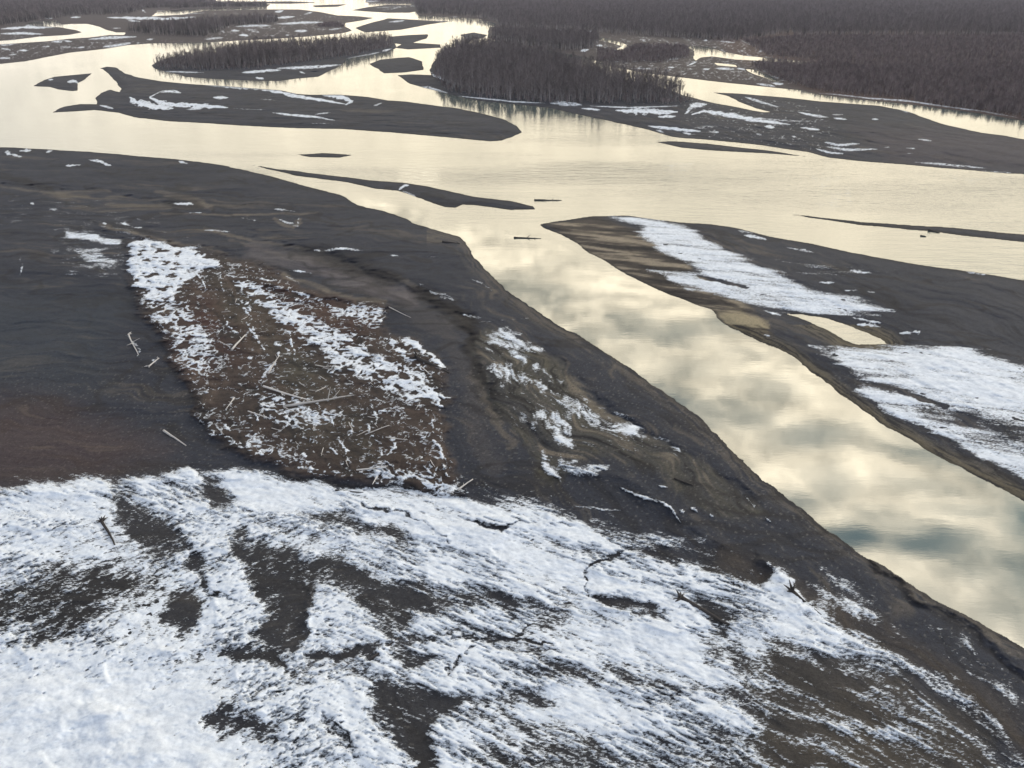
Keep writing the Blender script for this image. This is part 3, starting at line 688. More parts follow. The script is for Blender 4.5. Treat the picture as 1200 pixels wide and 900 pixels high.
def snow_material():
    """old snow whose thin places let the grit below show between the grains"""
    m, nt, N, K = new_mat('old_snow')
    out = nd(nt, 'ShaderNodeOutputMaterial')
    b = nd(nt, 'ShaderNodeBsdfPrincipled', Roughness=.7)
    b.inputs['Specular IOR Level'].default_value = .15
    geo = nd(nt, 'ShaderNodeNewGeometry')
    at = nd(nt, 'ShaderNodeAttribute', attribute_name='tone')
    soil = nd(nt, 'ShaderNodeAttribute', attribute_name='soil')
    sp = nd(nt, 'ShaderNodeSeparateXYZ'); K.new(at.outputs['Vector'], sp.inputs[0])
    mp = nd(nt, 'ShaderNodeMapping'); mp.inputs['Rotation'].default_value = (0, 0, R_(28)); mp.inputs['Scale'].default_value = (.55, 1.25, 1)
    K.new(geo.outputs['Position'], mp.inputs['Vector'])
    n1 = nd(nt, 'ShaderNodeTexNoise', Scale=3.4, Detail=4.0, Roughness=.75, Distortion=.6); K.new(mp.outputs[0], n1.inputs['Vector'])
    # coverage = stored cover (-.5 .. 1, kept as 0 .. 1) against the grain
    c1 = nd(nt, 'ShaderNodeMath', operation='MULTIPLY_ADD'); K.new(sp.outputs[0], c1.inputs[0]); c1.inputs[1].default_value = 1.5; c1.inputs[2].default_value = -.5
    g1 = nd(nt, 'ShaderNodeMath', operation='MULTIPLY_ADD'); K.new(n1.outputs['Fac'], g1.inputs[0]); g1.inputs[1].default_value = 2.1; g1.inputs[2].default_value = -1.05
    ad = nd(nt, 'ShaderNodeMath', operation='ADD'); K.new(c1.outputs[0], ad.inputs[0]); K.new(g1.outputs[0], ad.inputs[1])
    mr = nd(nt, 'ShaderNodeMapRange'); mr.interpolation_type = 'SMOOTHSTEP'
    for k, v in zip(['From Min', 'From Max', 'To Min', 'To Max'], [-.16, .24, 0, 1]):
        mr.inputs[k].default_value = v
    K.new(ad.outputs[0], mr.inputs['Value'])
    nz = nd(nt, 'ShaderNodeTexNoise', Scale=.8, Detail=8.0, Roughness=.72)
    K.new(geo.outputs['Position'], nz.inputs['Vector'])
    cr = nd(nt, 'ShaderNodeValToRGB')
    cr.color_ramp.elements[0].position = .30; cr.color_ramp.elements[0].color = (.52, .56, .62, 1)
    cr.color_ramp.elements[1].position = .62; cr.color_ramp.elements[1].color = (.79, .83, .88, 1)
    K.new(nz.outputs['Fac'], cr.inputs['Fac'])
    mx = nd(nt, 'ShaderNodeMix'); mx.data_type = 'RGBA'
    K.new(mr.outputs['Result'], mx.inputs['Factor']); K.new(soil.outputs['Color'], mx.inputs['A']); K.new(cr.outputs['Color'], mx.inputs['B'])
    K.new(mx.outputs['Result'], b.inputs['Base Color'])
    hs = nd(nt, 'ShaderNodeMath', operation='MULTIPLY_ADD'); K.new(nz.outputs['Fac'], hs.inputs[0]); hs.inputs[1].default_value = .8; K.new(mr.outputs['Result'], hs.inputs[2])
    bp = nd(nt, 'ShaderNodeBump', Strength=.55, Distance=.10)
    K.new(hs.outputs[0], bp.inputs['Height'])
    K.new(bp.outputs['Normal'], b.inputs['Normal'])
    K.new(b.outputs[0], out.inputs[0])
    return m


def water_material():
    m, nt, N, K = new_mat('silty_water')
    out = nd(nt, 'ShaderNodeOutputMaterial')
    at = nd(nt, 'ShaderNodeAttribute', attribute_name='ripple')
    tc = nd(nt, 'ShaderNodeNewGeometry')
    mp = nd(nt, 'ShaderNodeMapping'); mp.inputs['Rotation'].default_value = (0, 0, R_(12)); mp.inputs['Scale'].default_value = (.30, 1.0, 1)
    K.new(tc.outputs['Position'], mp.inputs['Vector'])
    n_a = nd(nt, 'ShaderNodeTexNoise', Scale=.32, Detail=5.0, Roughness=.62)
    K.new(mp.outputs['Vector'], n_a.inputs['Vector'])
    n_b = nd(nt, 'ShaderNodeTexNoise', Scale=.012, Detail=4.0, Roughness=.6)      # patches ruffled by wind and current
    K.new(mp.outputs['Vector'], n_b.inputs['Vector'])
    pr = nd(nt, 'ShaderNodeMapRange')
    for k, v in zip(['From Min', 'From Max', 'To Min', 'To Max'], [.38, .66, .25, 1.0]):
        pr.inputs[k].default_value = v
    K.new(n_b.outputs['Fac'], pr.inputs['Value'])
    st = nd(nt, 'ShaderNodeMath', operation='MULTIPLY')
    K.new(at.outputs['Fac'], st.inputs[0]); K.new(pr.outputs['Result'], st.inputs[1])
    bp = nd(nt, 'ShaderNodeBump', Distance=.8)
    K.new(st.outputs[0], bp.inputs['Strength']); K.new(n_a.outputs['Fac'], bp.inputs['Height'])
    fr = nd(nt, 'ShaderNodeFresnel', IOR=4.2)
    K.new(bp.outputs['Normal'], fr.inputs['Normal'])
    di = nd(nt, 'ShaderNodeBsdfDiffuse', Color=(.062, .088, .084, 1))
    gl = nd(nt, 'ShaderNodeBsdfGlossy', Roughness=.02, Color=(1, 1, 1, 1))
    K.new(bp.outputs['Normal'], gl.inputs['Normal'])
    mx = nd(nt, 'ShaderNodeMixShader')
    K.new(fr.outputs[0], mx.inputs[0]); K.new(di.outputs[0], mx.inputs[1]); K.new(gl.outputs[0], mx.inputs[2])
    K.new(mx.outputs[0], out.inputs[0])
    return m


def plain_material(name, col, rough=.8, var=.35, scale=1.5, island=False):
    m, nt, N, K = new_mat(name)
    out = nd(nt, 'ShaderNodeOutputMaterial')
    b = nd(nt, 'ShaderNodeBsdfPrincipled', Roughness=rough)
    b.inputs['Specular IOR Level'].default_value = .2
    tc = nd(nt, 'ShaderNodeNewGeometry')
    nz = nd(nt, 'ShaderNodeTexNoise', Scale=scale, Detail=4.0, Roughness=.6)
    K.new(tc.outputs['Position'], nz.inputs['Vector'])
    oi = nd(nt, 'ShaderNodeObjectInfo')
    ad = nd(nt, 'ShaderNodeMath', operation='ADD')
    K.new(nz.outputs['Fac'], ad.inputs[0]); K.new(oi.outputs['Random'], ad.inputs[1])
    mr = nd(nt, 'ShaderNodeMapRange')
    for k, v in zip(['From Min', 'From Max', 'To Min', 'To Max'], [.3, 1.7, 1 - var, 1 + var]):
        mr.inputs[k].default_value = v
    K.new(ad.outputs[0], mr.inputs['Value'])
    rgb = nd(nt, 'ShaderNodeRGB'); rgb.outputs[0].default_value = (*col, 1)
    sc = nd(nt, 'ShaderNodeVectorMath', operation='SCALE')
    K.new(rgb.outputs[0], sc.inputs[0]); K.new(mr.outputs['Result'], sc.inputs['Scale'])
    K.new(sc.outputs[0], b.inputs['Base Color'])
    K.new(b.outputs[0], out.inputs[0])
    return m


M_GROUND = ground_material()
M_SNOW = snow_material()
M_WATER = water_material()
M_BARK = plain_material('grey_bark', (.33, .305, .295))
M_TWIG = plain_material('bare_twigs', (.15, .13, .13), var=.55, scale=.05)
M_WILLOW = plain_material('willow_twigs', (.155, .124, .124), var=.6, scale=.035)
M_SPRUCE = plain_material('spruce_needles', (.030, .034, .038), var=.35)
M_DRIFT = plain_material('weathered_wood', (.56, .53, .50), var=.3, scale=4)
M_WETWOOD = plain_material('wet_dark_wood', (.045, .04, .038), var=.3, scale=4)
M_BRUSH = plain_material('dead_brush_stems', (.065, .045, .037), var=.5, scale=.8)

# ------------------------------------------------------------- ground, bars, river, snow
VG = to_world(Z)
own_f = OWN[:-1, :-1].copy()
dry_f = ~(RB[:-1, :-1] & RB[1:, :-1] & RB[:-1, 1:] & RB[1:, 1:])


def structure(o, label=None):
    o['kind'] = 'structure'
    if label:
        o['label'] = label
    return o


structure(grid_mesh('river_bed', VG, ~dry_f, M_GROUND, C))
structure(grid_mesh('valley_floor', VG, dry_f & (own_f == 0), M_GROUND, C), 'dark forested valley floor beyond the river')
structure(grid_mesh('river_bank', VG, dry_f & (own_f == 1), M_GROUND, C), 'broad dark sand bank in the foreground with brown terraces and patchy snow')
for k, (poly, lab) in enumerate(BARS):
    o = grid_mesh('gravel_bar', VG, dry_f & (own_f == k + 2), M_GROUND, C)
    if o:
        structure(o, lab)

# a deep base sheet so the land runs on past the survey on every side
me = bpy.data.meshes.new('ground')
B = 60000
me.from_pydata([(-B, -B, -3), (B, -B, -3), (B, B, -3), (-B, B, -3)], [], [(0, 1, 2, 3)])
at = me.attributes.new('tone', 'FLOAT_COLOR', 'POINT')
at.data.foreach_set('color', np.tile(np.append(FLOOR, 1), 4).astype(f32))
me.materials.append(M_GROUND)
o = bpy.data.objects.new('ground', me); COL.objects.link(o); structure(o)

# water sheet
CALM = [(500, 262), (560, 255), (640, 262), (700, 300), (1450, 600), (1450, 1000), (1180, 850), (540, 370), (440, 270), (380, 222), (300, 198), (440, 222), (520, 243)]
wr = np.concatenate([rows[rows < -6], np.arange(-6, 1135, 6)])
wc = np.arange(-190, 1392, 6)
WXp, WYp = np.meshgrid(wc, wr)
wx, wy = ground(WXp, WYp)


def inside(poly, x, y):
    ins = np.zeros(x.shape, dtype=bool)
    P = poly
    for (ax, ay), (bx, by) in zip(P, P[1:] + P[:1]):
        if ay != by:
            ins ^= ((ay > y) != (by > y)) & (x < (bx - ax) * (y - ay) / (by - ay) + ax)
    return ins


calm = inside(CALM, WXp, WYp).astype(f32)
for _ in range(3):
    p = np.pad(calm, 1, mode='edge')
    calm = (p[:-2, 1:-1] + p[2:, 1:-1] + p[1:-1, :-2] + p[1:-1, 2:] + p[1:-1, 1:-1]) / 5
ripple = .012 + .85 * (1 - calm) * (.05 + .80 * sstep(115, 215, WYp))
me = bpy.data.meshes.new('river')
idx = np.arange(wx.size).reshape(wx.shape)
q = np.stack([idx[1:, :-1], idx[1:, 1:], idx[:-1, 1:], idx[:-1, :-1]], axis=-1).reshape(-1, 4)
me.vertices.add(wx.size)
me.vertices.foreach_set('co', np.stack([wx, wy, np.zeros_like(wx)], -1).astype(f32).ravel())
me.loops.add(q.size); me.loops.foreach_set('vertex_index', q.astype(np.int32).ravel())
me.polygons.add(len(q)); me.polygons.foreach_set('loop_start', np.arange(0, q.size, 4, dtype=np.int32))
me.update(calc_edges=True)
at = me.attributes.new('ripple', 'FLOAT', 'POINT'); at.data.foreach_set('value', ripple.astype(f32).ravel())
me.materials.append(M_WATER)
o = bpy.data.objects.new('river', me); COL.objects.link(o); structure(o, 'silty braided river mirroring the cloudy sky')

# snow: real depth over the ground, broken up by wind scour
sa = fbm(GX, GY, [(6, .34), (2.6, .40), (1.1, .36), (.55, .36), (.28, .34)], 200, FOOT, rot=R_(-30), stretch=4.2)
sb = fbm(GX, GY, [(3, .30), (1.4, .36), (.7, .40), (.36, .38), (.2, .3)], 230, FOOT, rot=R_(40), stretch=1.9)
lw = sstep(520, 300, PX) * sstep(560, 640, PY)
sn = sa * (1 - lw) + sb * lw
fine = fbm(GX, GY, [(.8, .4), (.4, .45), (.22, .4)], 245, FOOT, rot=R_(20), stretch=1.5)
sr = fbm(WXg, WYg, [(4, .36), (1.8, .40), (.9, .38), (.45, .34)], 236, FOOT, rot=R_(-46), stretch=4.5)
rw = sstep(820, 960, PX + .3 * (PY - 750))
sn = sn * (1 - rw) + sr * rw
sn = sn * .95 + fine * .30 * sstep(170, 110, GY)
far = sstep(90, 280, GY).astype(f32)
sn = sn * (1 - .4 * far) + far * (.28 * J1 + .4 * J2)
# curled drifts caught in the brush of the terrace
curl = np.abs(fbm(GX + fbm(GX, GY, [(4, 1.2), (1.8, .5)], 250, FOOT), GY, [(5, .55), (2.2, .42), (1, .36), (.5, .2)], 255, FOOT, rot=R_(-60), stretch=1.4))
# snow on the right bar is planed flat, in the middle bank it lies along the flow
smooth_bar = fbm(GX, GY, [(4, .4), (1.8, .4), (.8, .3)], 262, FOOT, rot=R_(-16), stretch=5.0)
along_bank = streaks([(2.4, .45), (1.1, .45), (.5, .4)], 264, 3.0)
sn = np.where(OWN == 2, smooth_bar * .95 + .15 * fine, sn)
sn = np.where((OWN == 1) & (PY < 545) & (brush < .5), along_bank * 1.1 + .3 * fine, sn)
thr = .5 + .80 * sn
thr = thr * (1 - brush) + brush * (2.5 * curl + .12 * fine + .04)
thr = np.clip(thr, .05, 1.15)
soft = fbm(GX, GY, [(11, .5), (4.5, .5), (2, .3)], 270, FOOT, rot=R_(-24), stretch=2.0)
D = np.where((D > .1) & (PY > 540), D + .22 * soft * sstep(1.15, .8, D), D)
S = D - thr
S = np.where(D < .03, -1, S)
S = np.where(L < 1.0, np.minimum(S, -.05), S)
VEIL = np.where(OWN == 1, -.36, -.30)
VEIL = np.where(OWN == 2, -.28, VEIL)
VEIL = np.where(brush > .3, -.16, VEIL)
depth = np.where(S > VEIL, .012 + .20 * np.clip(S, 0, .7), np.maximum((S - VEIL) * .5, -.12)).astype(f32)
STONE = np.clip((S + .5) / 1.5, 0, 1)[..., None] * np.ones(3, dtype=f32)
lump = fbm(GX, GY, [(4, .10), (1.8, .07), (.8, .05), (.4, .03)], 280, FOOT, rot=R_(-24), stretch=1.6)
drift = fbm(GX, GY, [(16, .5), (7, .4), (3, .2)], 290, FOOT, rot=R_(-20), stretch=1.6)
lip = .22 * (1 - np.abs(drift) * 2.2).clip(0, 1) ** 2 + .22 * sstep(-.05, .05, drift)      # wind lips
ZS = Z + depth + np.where(S > VEIL, (lump + lip * (OWN == 1) * (PY > 540)) * np.clip(S * 3, 0, 1), 0)
VS = to_world(ZS)
has = S > VEIL
hf = has[:-1, :-1] | has[1:, :-1] | has[:-1, 1:] | has[1:, 1:]
for own, lab in [(1, 'patchy wind scoured snow over the dark foreground bank'), (2, 'smooth snow sheets on the broad right gravel bar'), (None, 'thin snow streaks on the far bars, islands and forest edge')]:
    msk = hf & ((own_f == own) if own else ((own_f != 1) & (own_f != 2)))
    o = grid_mesh('snow', VS, msk, M_SNOW, STONE, C)
    o['kind'] = 'stuff'; o['label'] = lab; o['category'] = 'snow'

# ------------------------------------------------------------- looking up the ground height
def height_at(px, py):
    r = np.clip(np.searchsorted(rows, py), 1, NR - 1)
    c = np.clip(np.searchsorted(cols, px), 1, NC - 1)
    return Z[r, c], L[r, c]


def spot(px, py):
    z, _ = height_at(px, py)
    x, y = ground(px, py, z)
    return float(x), float(y), float(z)


# ------------------------------------------------------------- trees
class Mesh:
    def __init__(s):
        s.v, s.f, s.m = [], [], []

    def tube(s, pts, rad, n=5, cap=True):
        base = len(s.v)
        for i, p in enumerate(pts):
            p = Vector(p)
            d = (Vector(pts[min(i + 1, len(pts) - 1)]) - Vector(pts[max(i - 1, 0)])).normalized()
            a = d.orthogonal().normalized(); b = d.cross(a)
            for k in range(n):
                an = 2 * math.pi * k / n
                s.v.append(tuple(p + (a * math.cos(an) + b * math.sin(an)) * rad[i]))
        for i in range(len(pts) - 1):
            for k in range(n):
                k2 = (k + 1) % n
                s.f.append((base + i * n + k, base + i * n + k2, base + (i + 1) * n + k2, base + (i + 1) * n + k))
        if cap:
            s.f.append(tuple(base + k for k in range(n))[::-1])
            s.f.append(tuple(base + (len(pts) - 1) * n + k for k in range(n)))

    def blade(s, p, q, w, side):
        p, q = Vector(p), Vector(q)
        a = len(s.v)
        s.v += [tuple(p - side * w), tuple(p + side * w), tuple(q)]
        s.f.append((a, a + 1, a + 2))

    def data(s, name, mat, smooth=False):
        me = bpy.data.meshes.new(name)
        me.from_pydata(s.v, [], s.f)
        me.materials.append(mat)
        if smooth:
            me.polygons.foreach_set('use_smooth', np.ones(len(s.f), dtype=bool))
        me.update()
        return me


def bare_tree(seed, h):
    r = random.Random(seed)
    tr, cr = Mesh(), Mesh()
    lean = (r.uniform(-.05, .05), r.uniform(-.05, .05))
    pts = [(lean[0] * z * z / h + r.uniform(-.08, .08), lean[1] * z * z / h + r.uniform(-.08, .08), z) for z in [h * k / 6 for k in range(7)]]
    tr.tube(pts, [.20 * (1 - k / 6.3) + .02 for k in range(7)], 5)
    limbs = []
    for k in range(9):
        t = r.uniform(.28, .9)
        i = min(5, int(t * 6)); fpt = t * 6 - i
        p = Vector(pts[i]).lerp(Vector(pts[i + 1]), fpt)
        an = r.uniform(0, 6.283)
        ln = (1 - t) * h * .36 + h * .12
        d = Vector((math.cos(an), math.sin(an), r.uniform(.7, 1.9))).normalized()
        q = p + d * ln * .55
        e = p + d * ln + Vector((0, 0, ln * .15))
        tr.tube([p, q, e], [.075 * (1.2 - t), .05 * (1.2 - t), .012], 3, False)
        limbs.append((p, q, e))
    for k in range(520):
        if r.random() < .75:
            p, q, e = limbs[r.randrange(len(limbs))]
            b = p.lerp(e, r.random() ** .7)
        else:
            t = r.uniform(.3, 1) * 6; i = min(5, int(t))
            b = Vector(pts[i]).lerp(Vector(pts[i + 1]), t - i)
        an = r.uniform(0, 6.283)
        d = Vector((math.cos(an), math.sin(an), r.uniform(.5, 2.4))).normalized()
        side = d.cross(Vector((r.uniform(-1, 1), r.uniform(-1, 1), .2))).normalized()
        cr.blade(b, b + d * r.uniform(.6, 1.7) * h / 14, .038, side)
    return tr, cr


def spruce(seed, h):
    r = random.Random(seed)
    tr, cr = Mesh(), Mesh()
    tr.tube([(0, 0, 0), (0, 0, h * .5), (0, 0, h)], [.17, .09, .015], 5)
    for k in range(190):
        t = r.random() ** .8
        z = h * (.06 + .92 * t)
        an = r.uniform(0, 6.283)
        ln = (1 - t) * h * .16 * r.uniform(.6, 1.15) + .18
        d = Vector((math.cos(an), math.sin(an), r.uniform(-.5, .1)))
        side = d.cross(Vector((0, 0, 1))).normalized() + Vector((0, 0, r.uniform(-.5, .5)))
        cr.blade((0, 0, z), Vector((0, 0, z)) + d * ln, .22, side)
    return tr, cr


def willow(seed, h):
    r = random.Random(seed)
    st, cr = Mesh(), Mesh()
    for k in range(7):
        an = r.uniform(0, 6.283); w = r.uniform(.3, 1.5)
        p = (math.cos(an) * .3, math.sin(an) * .3, 0)
        q = (math.cos(an) * w * .6, math.sin(an) * w * .6, h * .5)
        e = (math.cos(an) * w, math.sin(an) * w, h * r.uniform(.75, 1))
        st.tube([p, q, e], [.05, .035, .01], 3, False)
        for j in range(26):
            b = Vector(p).lerp(Vector(e), r.uniform(.15, 1))
            a2 = r.uniform(0, 6.283)
            d = Vector((math.cos(a2), math.sin(a2), r.uniform(.8, 3))).normalized()
            cr.blade(b, b + d * r.uniform(.5, 1.2), .045, d.orthogonal().normalized())
    return st, cr


TREES = []
for k in range(5):
    t_, c_ = bare_tree(100 + k, [13, 14.5, 12, 15.5, 11][k])
    TREES.append((t_.data('trunk', M_BARK), c_.data('crown', M_TWIG)))
SPR = []
for k in range(3):
    t_, c_ = spruce(200 + k, [11, 14, 9][k])
    SPR.append((t_.data('trunk', M_BARK), c_.data('crown', M_SPRUCE)))
WIL = []
for k in range(3):
    t_, c_ = willow(300 + k, [4.5, 5.5, 3.6][k])
    WIL.append((t_.data('stem', M_BARK), c_.data('crown', M_WILLOW)))


def joined(pair, name):
    """trunk and crown in one mesh, for the massed far forest"""
    a, b = pair
    me = bpy.data.meshes.new(name)
    va = [tuple(v.co) for v in a.vertices]; vb = [tuple(v.co) for v in b.vertices]
    n = len(va)
    me.from_pydata(va + vb, [], [tuple(p.vertices) for p in a.polygons] + [tuple(i + n for i in p.vertices) for p in b.polygons])
    me.materials.append(a.materials[0]); me.materials.append(b.materials[0])
    me.polygons.foreach_set('material_index', np.array([0] * len(a.polygons) + [1] * len(b.polygons), dtype=np.int32))
    me.update()
    return me


# where trees grow: zones as surveyed outlines of their feet
Z_BIG = [(511, 92), (512, 78), (524, 63), (542, 54), (570, 55), (600, 61), (640, 70), (680, 81), (715, 93), (755, 99), (785, 108), (797, 115), (796, 122), (760, 123), (700, 123), (650, 121.5), (600, 118), (560, 113), (530, 107), (518, 100)]
Z_LEFT = [(180, 77), (186, 73), (205, 68), (260, 63), (340, 58), (420, 51), (448, 48), (460, 51), (460, 56), (440, 60), (405, 67), (370, 72), (330, 77), (290, 81), (240, 83), (200, 82)]
Z_MIDR = [(573, 46), (580, 40), (600, 42), (700, 48), (702, 57), (680, 60), (640, 60), (600, 52)]
Z_UL = [(148, 38), (170, 34), (220, 30), (300, 24), (326, 25), (325, 28), (300, 30), (270, 32), (255, 40), (240, 44), (205, 43), (170, 41)]
Z_BUSH = [(372, 31), (385, 28), (400, 29), (405, 32), (395, 33), (375, 33)]
Z_STRIP = [(200, 9), (250, 5), (316, 6), (312, 8), (240, 9.5), (200, 12)]
Z_FARL = [(-300, -15), (240, -15), (245, 0), (225, 8), (170, 11), (150, 18), (90, 19), (30, 27), (0, 32), (-300, 50)]
Z_FARM = [(430, -15), (930, -15), (930, 40), (860, 49), (790, 45), (700, 40), (640, 36), (585, 33), (582, 26), (560, 21), (530, 19), (491, 17), (486, 8), (484, 3), (432, 2)]
Z_FARR = [(930, -15), (1500, -15), (1500, 45), (1200, 44), (1040, 43), (930, 44)]
Z_THICK = [(870, 50), (930, 44), (1500, 44), (1500, 178), (1200, 139), (1150, 131), (1100, 124), (1060, 118), (1000, 112), (960, 107), (925, 99), (905, 90), (880, 78), (900, 72), (960, 76), (955, 72), (900, 66)]
Z_WET = [(700, 60), (725, 62), (745, 55), (805, 56), (808, 68), (775, 75), (730, 75), (700, 72)]
Z_GAPS = [[(722, 38), (860, 48), (810, 53), (740, 47)]]


def zone_bounds(poly):
    P = np.array(poly, dtype=float)
    x, y = ground(P[:, 0], np.maximum(P[:, 1], HOR + 1.2))
    return x.min(), x.max(), y.min(), y.max()


def scatter(poly, spacing, ymin=0, ymax=1e9, jit=.45, keep=1.0):
    x0, x1, y0, y1 = zone_bounds(poly)
    y0, y1 = max(y0, ymin), min(y1, ymax)
    if y1 <= y0:
        return np.zeros((0, 2))
    lim = .72 * y1 + 60
    x0, x1 = max(x0, -lim), min(x1, lim)
    nx, ny = int((x1 - x0) / spacing) + 1, int((y1 - y0) / spacing) + 1
    gx, gy = np.meshgrid(np.arange(nx), np.arange(ny))
    x = x0 + (gx + rng.uniform(-jit, jit, gx.shape)) * spacing
    y = y0 + (gy + rng.uniform(-jit, jit, gx.shape)) * spacing
    x, y = x.ravel(), y.ravel()
    k = (y > y0) & (y < y1) & (np.abs(x) < .70 * y + 40) & (rng.random(x.shape) < keep)
    x, y = x[k], y[k]
    px, py = project(x, y)
    k = inside(poly, px, py)
    x, y, px, py = x[k], y[k], px[k], py[k]
    _, l = height_at(px, py)
    k = l > .6
    return np.stack([x[k], y[k]], -1)


def ground_z(P):
    px, py = project(P[:, 0], P[:, 1])
    return height_at(px, py)[0]


def banded(poly, bands, **kw):
    return np.concatenate([scatter(poly, s, a, b, **kw) for s, a, b in bands])


BANDS = [(4.2, 0, 900), (5.2, 900, 1300), (7.5, 1300, 2000), (11, 2000, 3200), (17, 3200, 5200), (26, 5200, 9000)]
P_big = banded(Z_BIG, BANDS)
P_left = banded(Z_LEFT, BANDS)
P_far = np.concatenate([banded(z, BANDS) for z in (Z_MIDR, Z_UL, Z_STRIP, Z_FARL, Z_FARM, Z_FARR)])
thick_b = [(2.6, 0, 560), (3.2, 560, 800), (4.4, 800, 1400)]
P_thick = np.concatenate([banded(Z_THICK, thick_b), banded(Z_WET, [(3.2, 0, 1500)], keep=.8), banded(Z_BUSH, [(4, 0, 3000)])])

P_under = np.concatenate([scatter([(508, 92), (512, 76), (542, 53), (620, 63), (720, 93), (790, 108), (815, 117), (798, 124.5), (700, 125), (650, 122.5), (600, 119.5), (560, 115), (530, 110), (515, 101)], 4.5),
                          scatter([(178, 78)] + Z_LEFT[1:13] + [(405, 68.5), (370, 74), (330, 79), (290, 83), (240, 84), (195, 82.5)], 5)])
# clumpy cover: thin the trees where the wood is open
def clump(P, wl, lo, seed):
    n = fbm(P[:, 0], P[:, 1], [(wl, .7), (wl * .4, .4)], seed)
    return P[n > lo]


P_big = clump(P_big, 45, -.42, 301)
P_left = clump(P_left, 40, -.5, 303)

# the 300 nearest trees on the islands stand as trees of their own
def order(P):
    return P[np.argsort(P[:, 1] ** 2 + P[:, 0] ** 2)]


P_big, P_left = order(P_big), order(P_left)
SOLO = [(p, 'big') for p in P_big[:185]] + [(p, 'left') for p in P_left[:105]]
tail = [(786, 108), (792, 111), (797, 113), (799, 114.5), (778, 106), (770, 104), (760, 102), (748, 100), (738, 99), (794, 112)]
for a, b in tail:
    x, y = ground(a, b)
    SOLO.append((np.array([x, y]), 'tail'))
TEXT = {
    'big': ('bare grey deciduous tree in the front rows of the large wooded island', 'trees along the front of the large island'),
    'left': ('bare dark tree standing on the near edge of the narrow left island', 'trees along the front of the left island'),
    'tail': ('thin bare tree standing apart at the pointed right end of the large island', 'lone trees at the island tail'),
}


def left_size(x, y):
    px, _ = project(x, y)
    return .52 + .50 * sstep(180, 285, px) + .16 * np.exp(-((px - 310) / 28) ** 2) - .12 * sstep(380, 440, px)


for k, (p, kind) in enumerate(SOLO):
    rr = random.Random(k)
    sprucey = rr.random() < (.22 if kind == 'left' else .03)
    tm, cm = (SPR if sprucey else TREES)[rr.randrange(3 if sprucey else 5)]
    root = bpy.data.objects.new('tree', None)
    root.empty_display_size = .5
    COL.objects.link(root)
    zz = float(ground_z(np.array([p]))[0])
    root.location = (p[0], p[1], max(zz, 0) - .05)
    root.rotation_euler = (0, 0, rr.uniform(0, 6.28))
    sc = rr.uniform(.52, 1.02)
    if kind == 'left':
        sc *= left_size(p[0], p[1])
    root.scale = (sc * rr.uniform(.9, 1.15), sc * rr.uniform(.9, 1.15), sc)
    root['label'] = TEXT[kind][0] if not sprucey else ('dark narrow spruce among the bare trees on the front of the ' + ('narrow left island' if kind == 'left' else 'large wooded island'))
    root['category'] = 'tree'
    root['group'] = TEXT[kind][1] + (' spruces' if sprucey else '')
    for nm, dat in (('trunk', tm), ('crown', cm)):
        c = bpy.data.objects.new(nm, dat)
        COL.objects.link(c)
        c.parent = root


def instancer(name, P, protos, scale, label, cat, wide=None, tall=None):
    """one object: a cloud of feet with a tree standing on each"""
    pc = bpy.data.collections.new(name + '_kinds')
    for k, me in enumerate(protos):
        pc.objects.link(bpy.data.objects.new(me.name, me))
    z = np.maximum(ground_z(P), 0) - .05
    me = bpy.data.meshes.new(name)
    me.vertices.add(len(P))
    me.vertices.foreach_set('co', np.column_stack([P, z]).astype(f32).ravel())
    rot = np.zeros((len(P), 3), dtype=f32); rot[:, 2] = rng.uniform(0, 6.28, len(P))
    s = scale[0] + (scale[1] - scale[0]) * rng.random(len(P))
    xy = np.ones(len(P)) if wide is None else wide
    if tall is not None:
        s = s * tall
    scl = np.column_stack([s * xy, s * xy, s]).astype(f32)
    a = me.attributes.new('turn', 'FLOAT_VECTOR', 'POINT'); a.data.foreach_set('vector', rot.ravel())
    a = me.attributes.new('size', 'FLOAT_VECTOR', 'POINT'); a.data.foreach_set('vector', scl.ravel())
    ob = bpy.data.objects.new(name, me); COL.objects.link(ob)
    ng = bpy.data.node_groups.new(name, 'GeometryNodeTree')
    ng.interface.new_socket('Geometry', in_out='INPUT', socket_type='NodeSocketGeometry')
    ng.interface.new_socket('Geometry', in_out='OUTPUT', socket_type='NodeSocketGeometry')
    gi = ng.nodes.new('NodeGroupInput'); go = ng.nodes.new('NodeGroupOutput')
    ci = ng.nodes.new('GeometryNodeCollectionInfo'); ci.inputs['Collection'].default_value = pc
    ci.inputs['Separate Children'].default_value = True; ci.inputs['Reset Children'].default_value = True
    ip = ng.nodes.new('GeometryNodeInstanceOnPoints'); ip.inputs['Pick Instance'].default_value = True
    at = ng.nodes.new('GeometryNodeInputNamedAttribute'); at.data_type = 'FLOAT_VECTOR'; at.inputs['Name'].default_value = 'turn'
    as_ = ng.nodes.new('GeometryNodeInputNamedAttribute'); as_.data_type = 'FLOAT_VECTOR'; as_.inputs['Name'].default_value = 'size'
    ng.links.new(gi.outputs[0], ip.inputs['Points']); ng.links.new(ci.outputs[0], ip.inputs['Instance'])
    ng.links.new(at.outputs['Attribute'], ip.inputs['Rotation']); ng.links.new(as_.outputs['Attribute'], ip.inputs['Scale'])
    ng.links.new(ip.outputs[0], go.inputs[0])
    md = ob.modifiers.new('growth', 'NODES'); md.node_group = ng
    ob['kind'] = 'stuff'; ob['label'] = label; ob['category'] = cat
    return ob


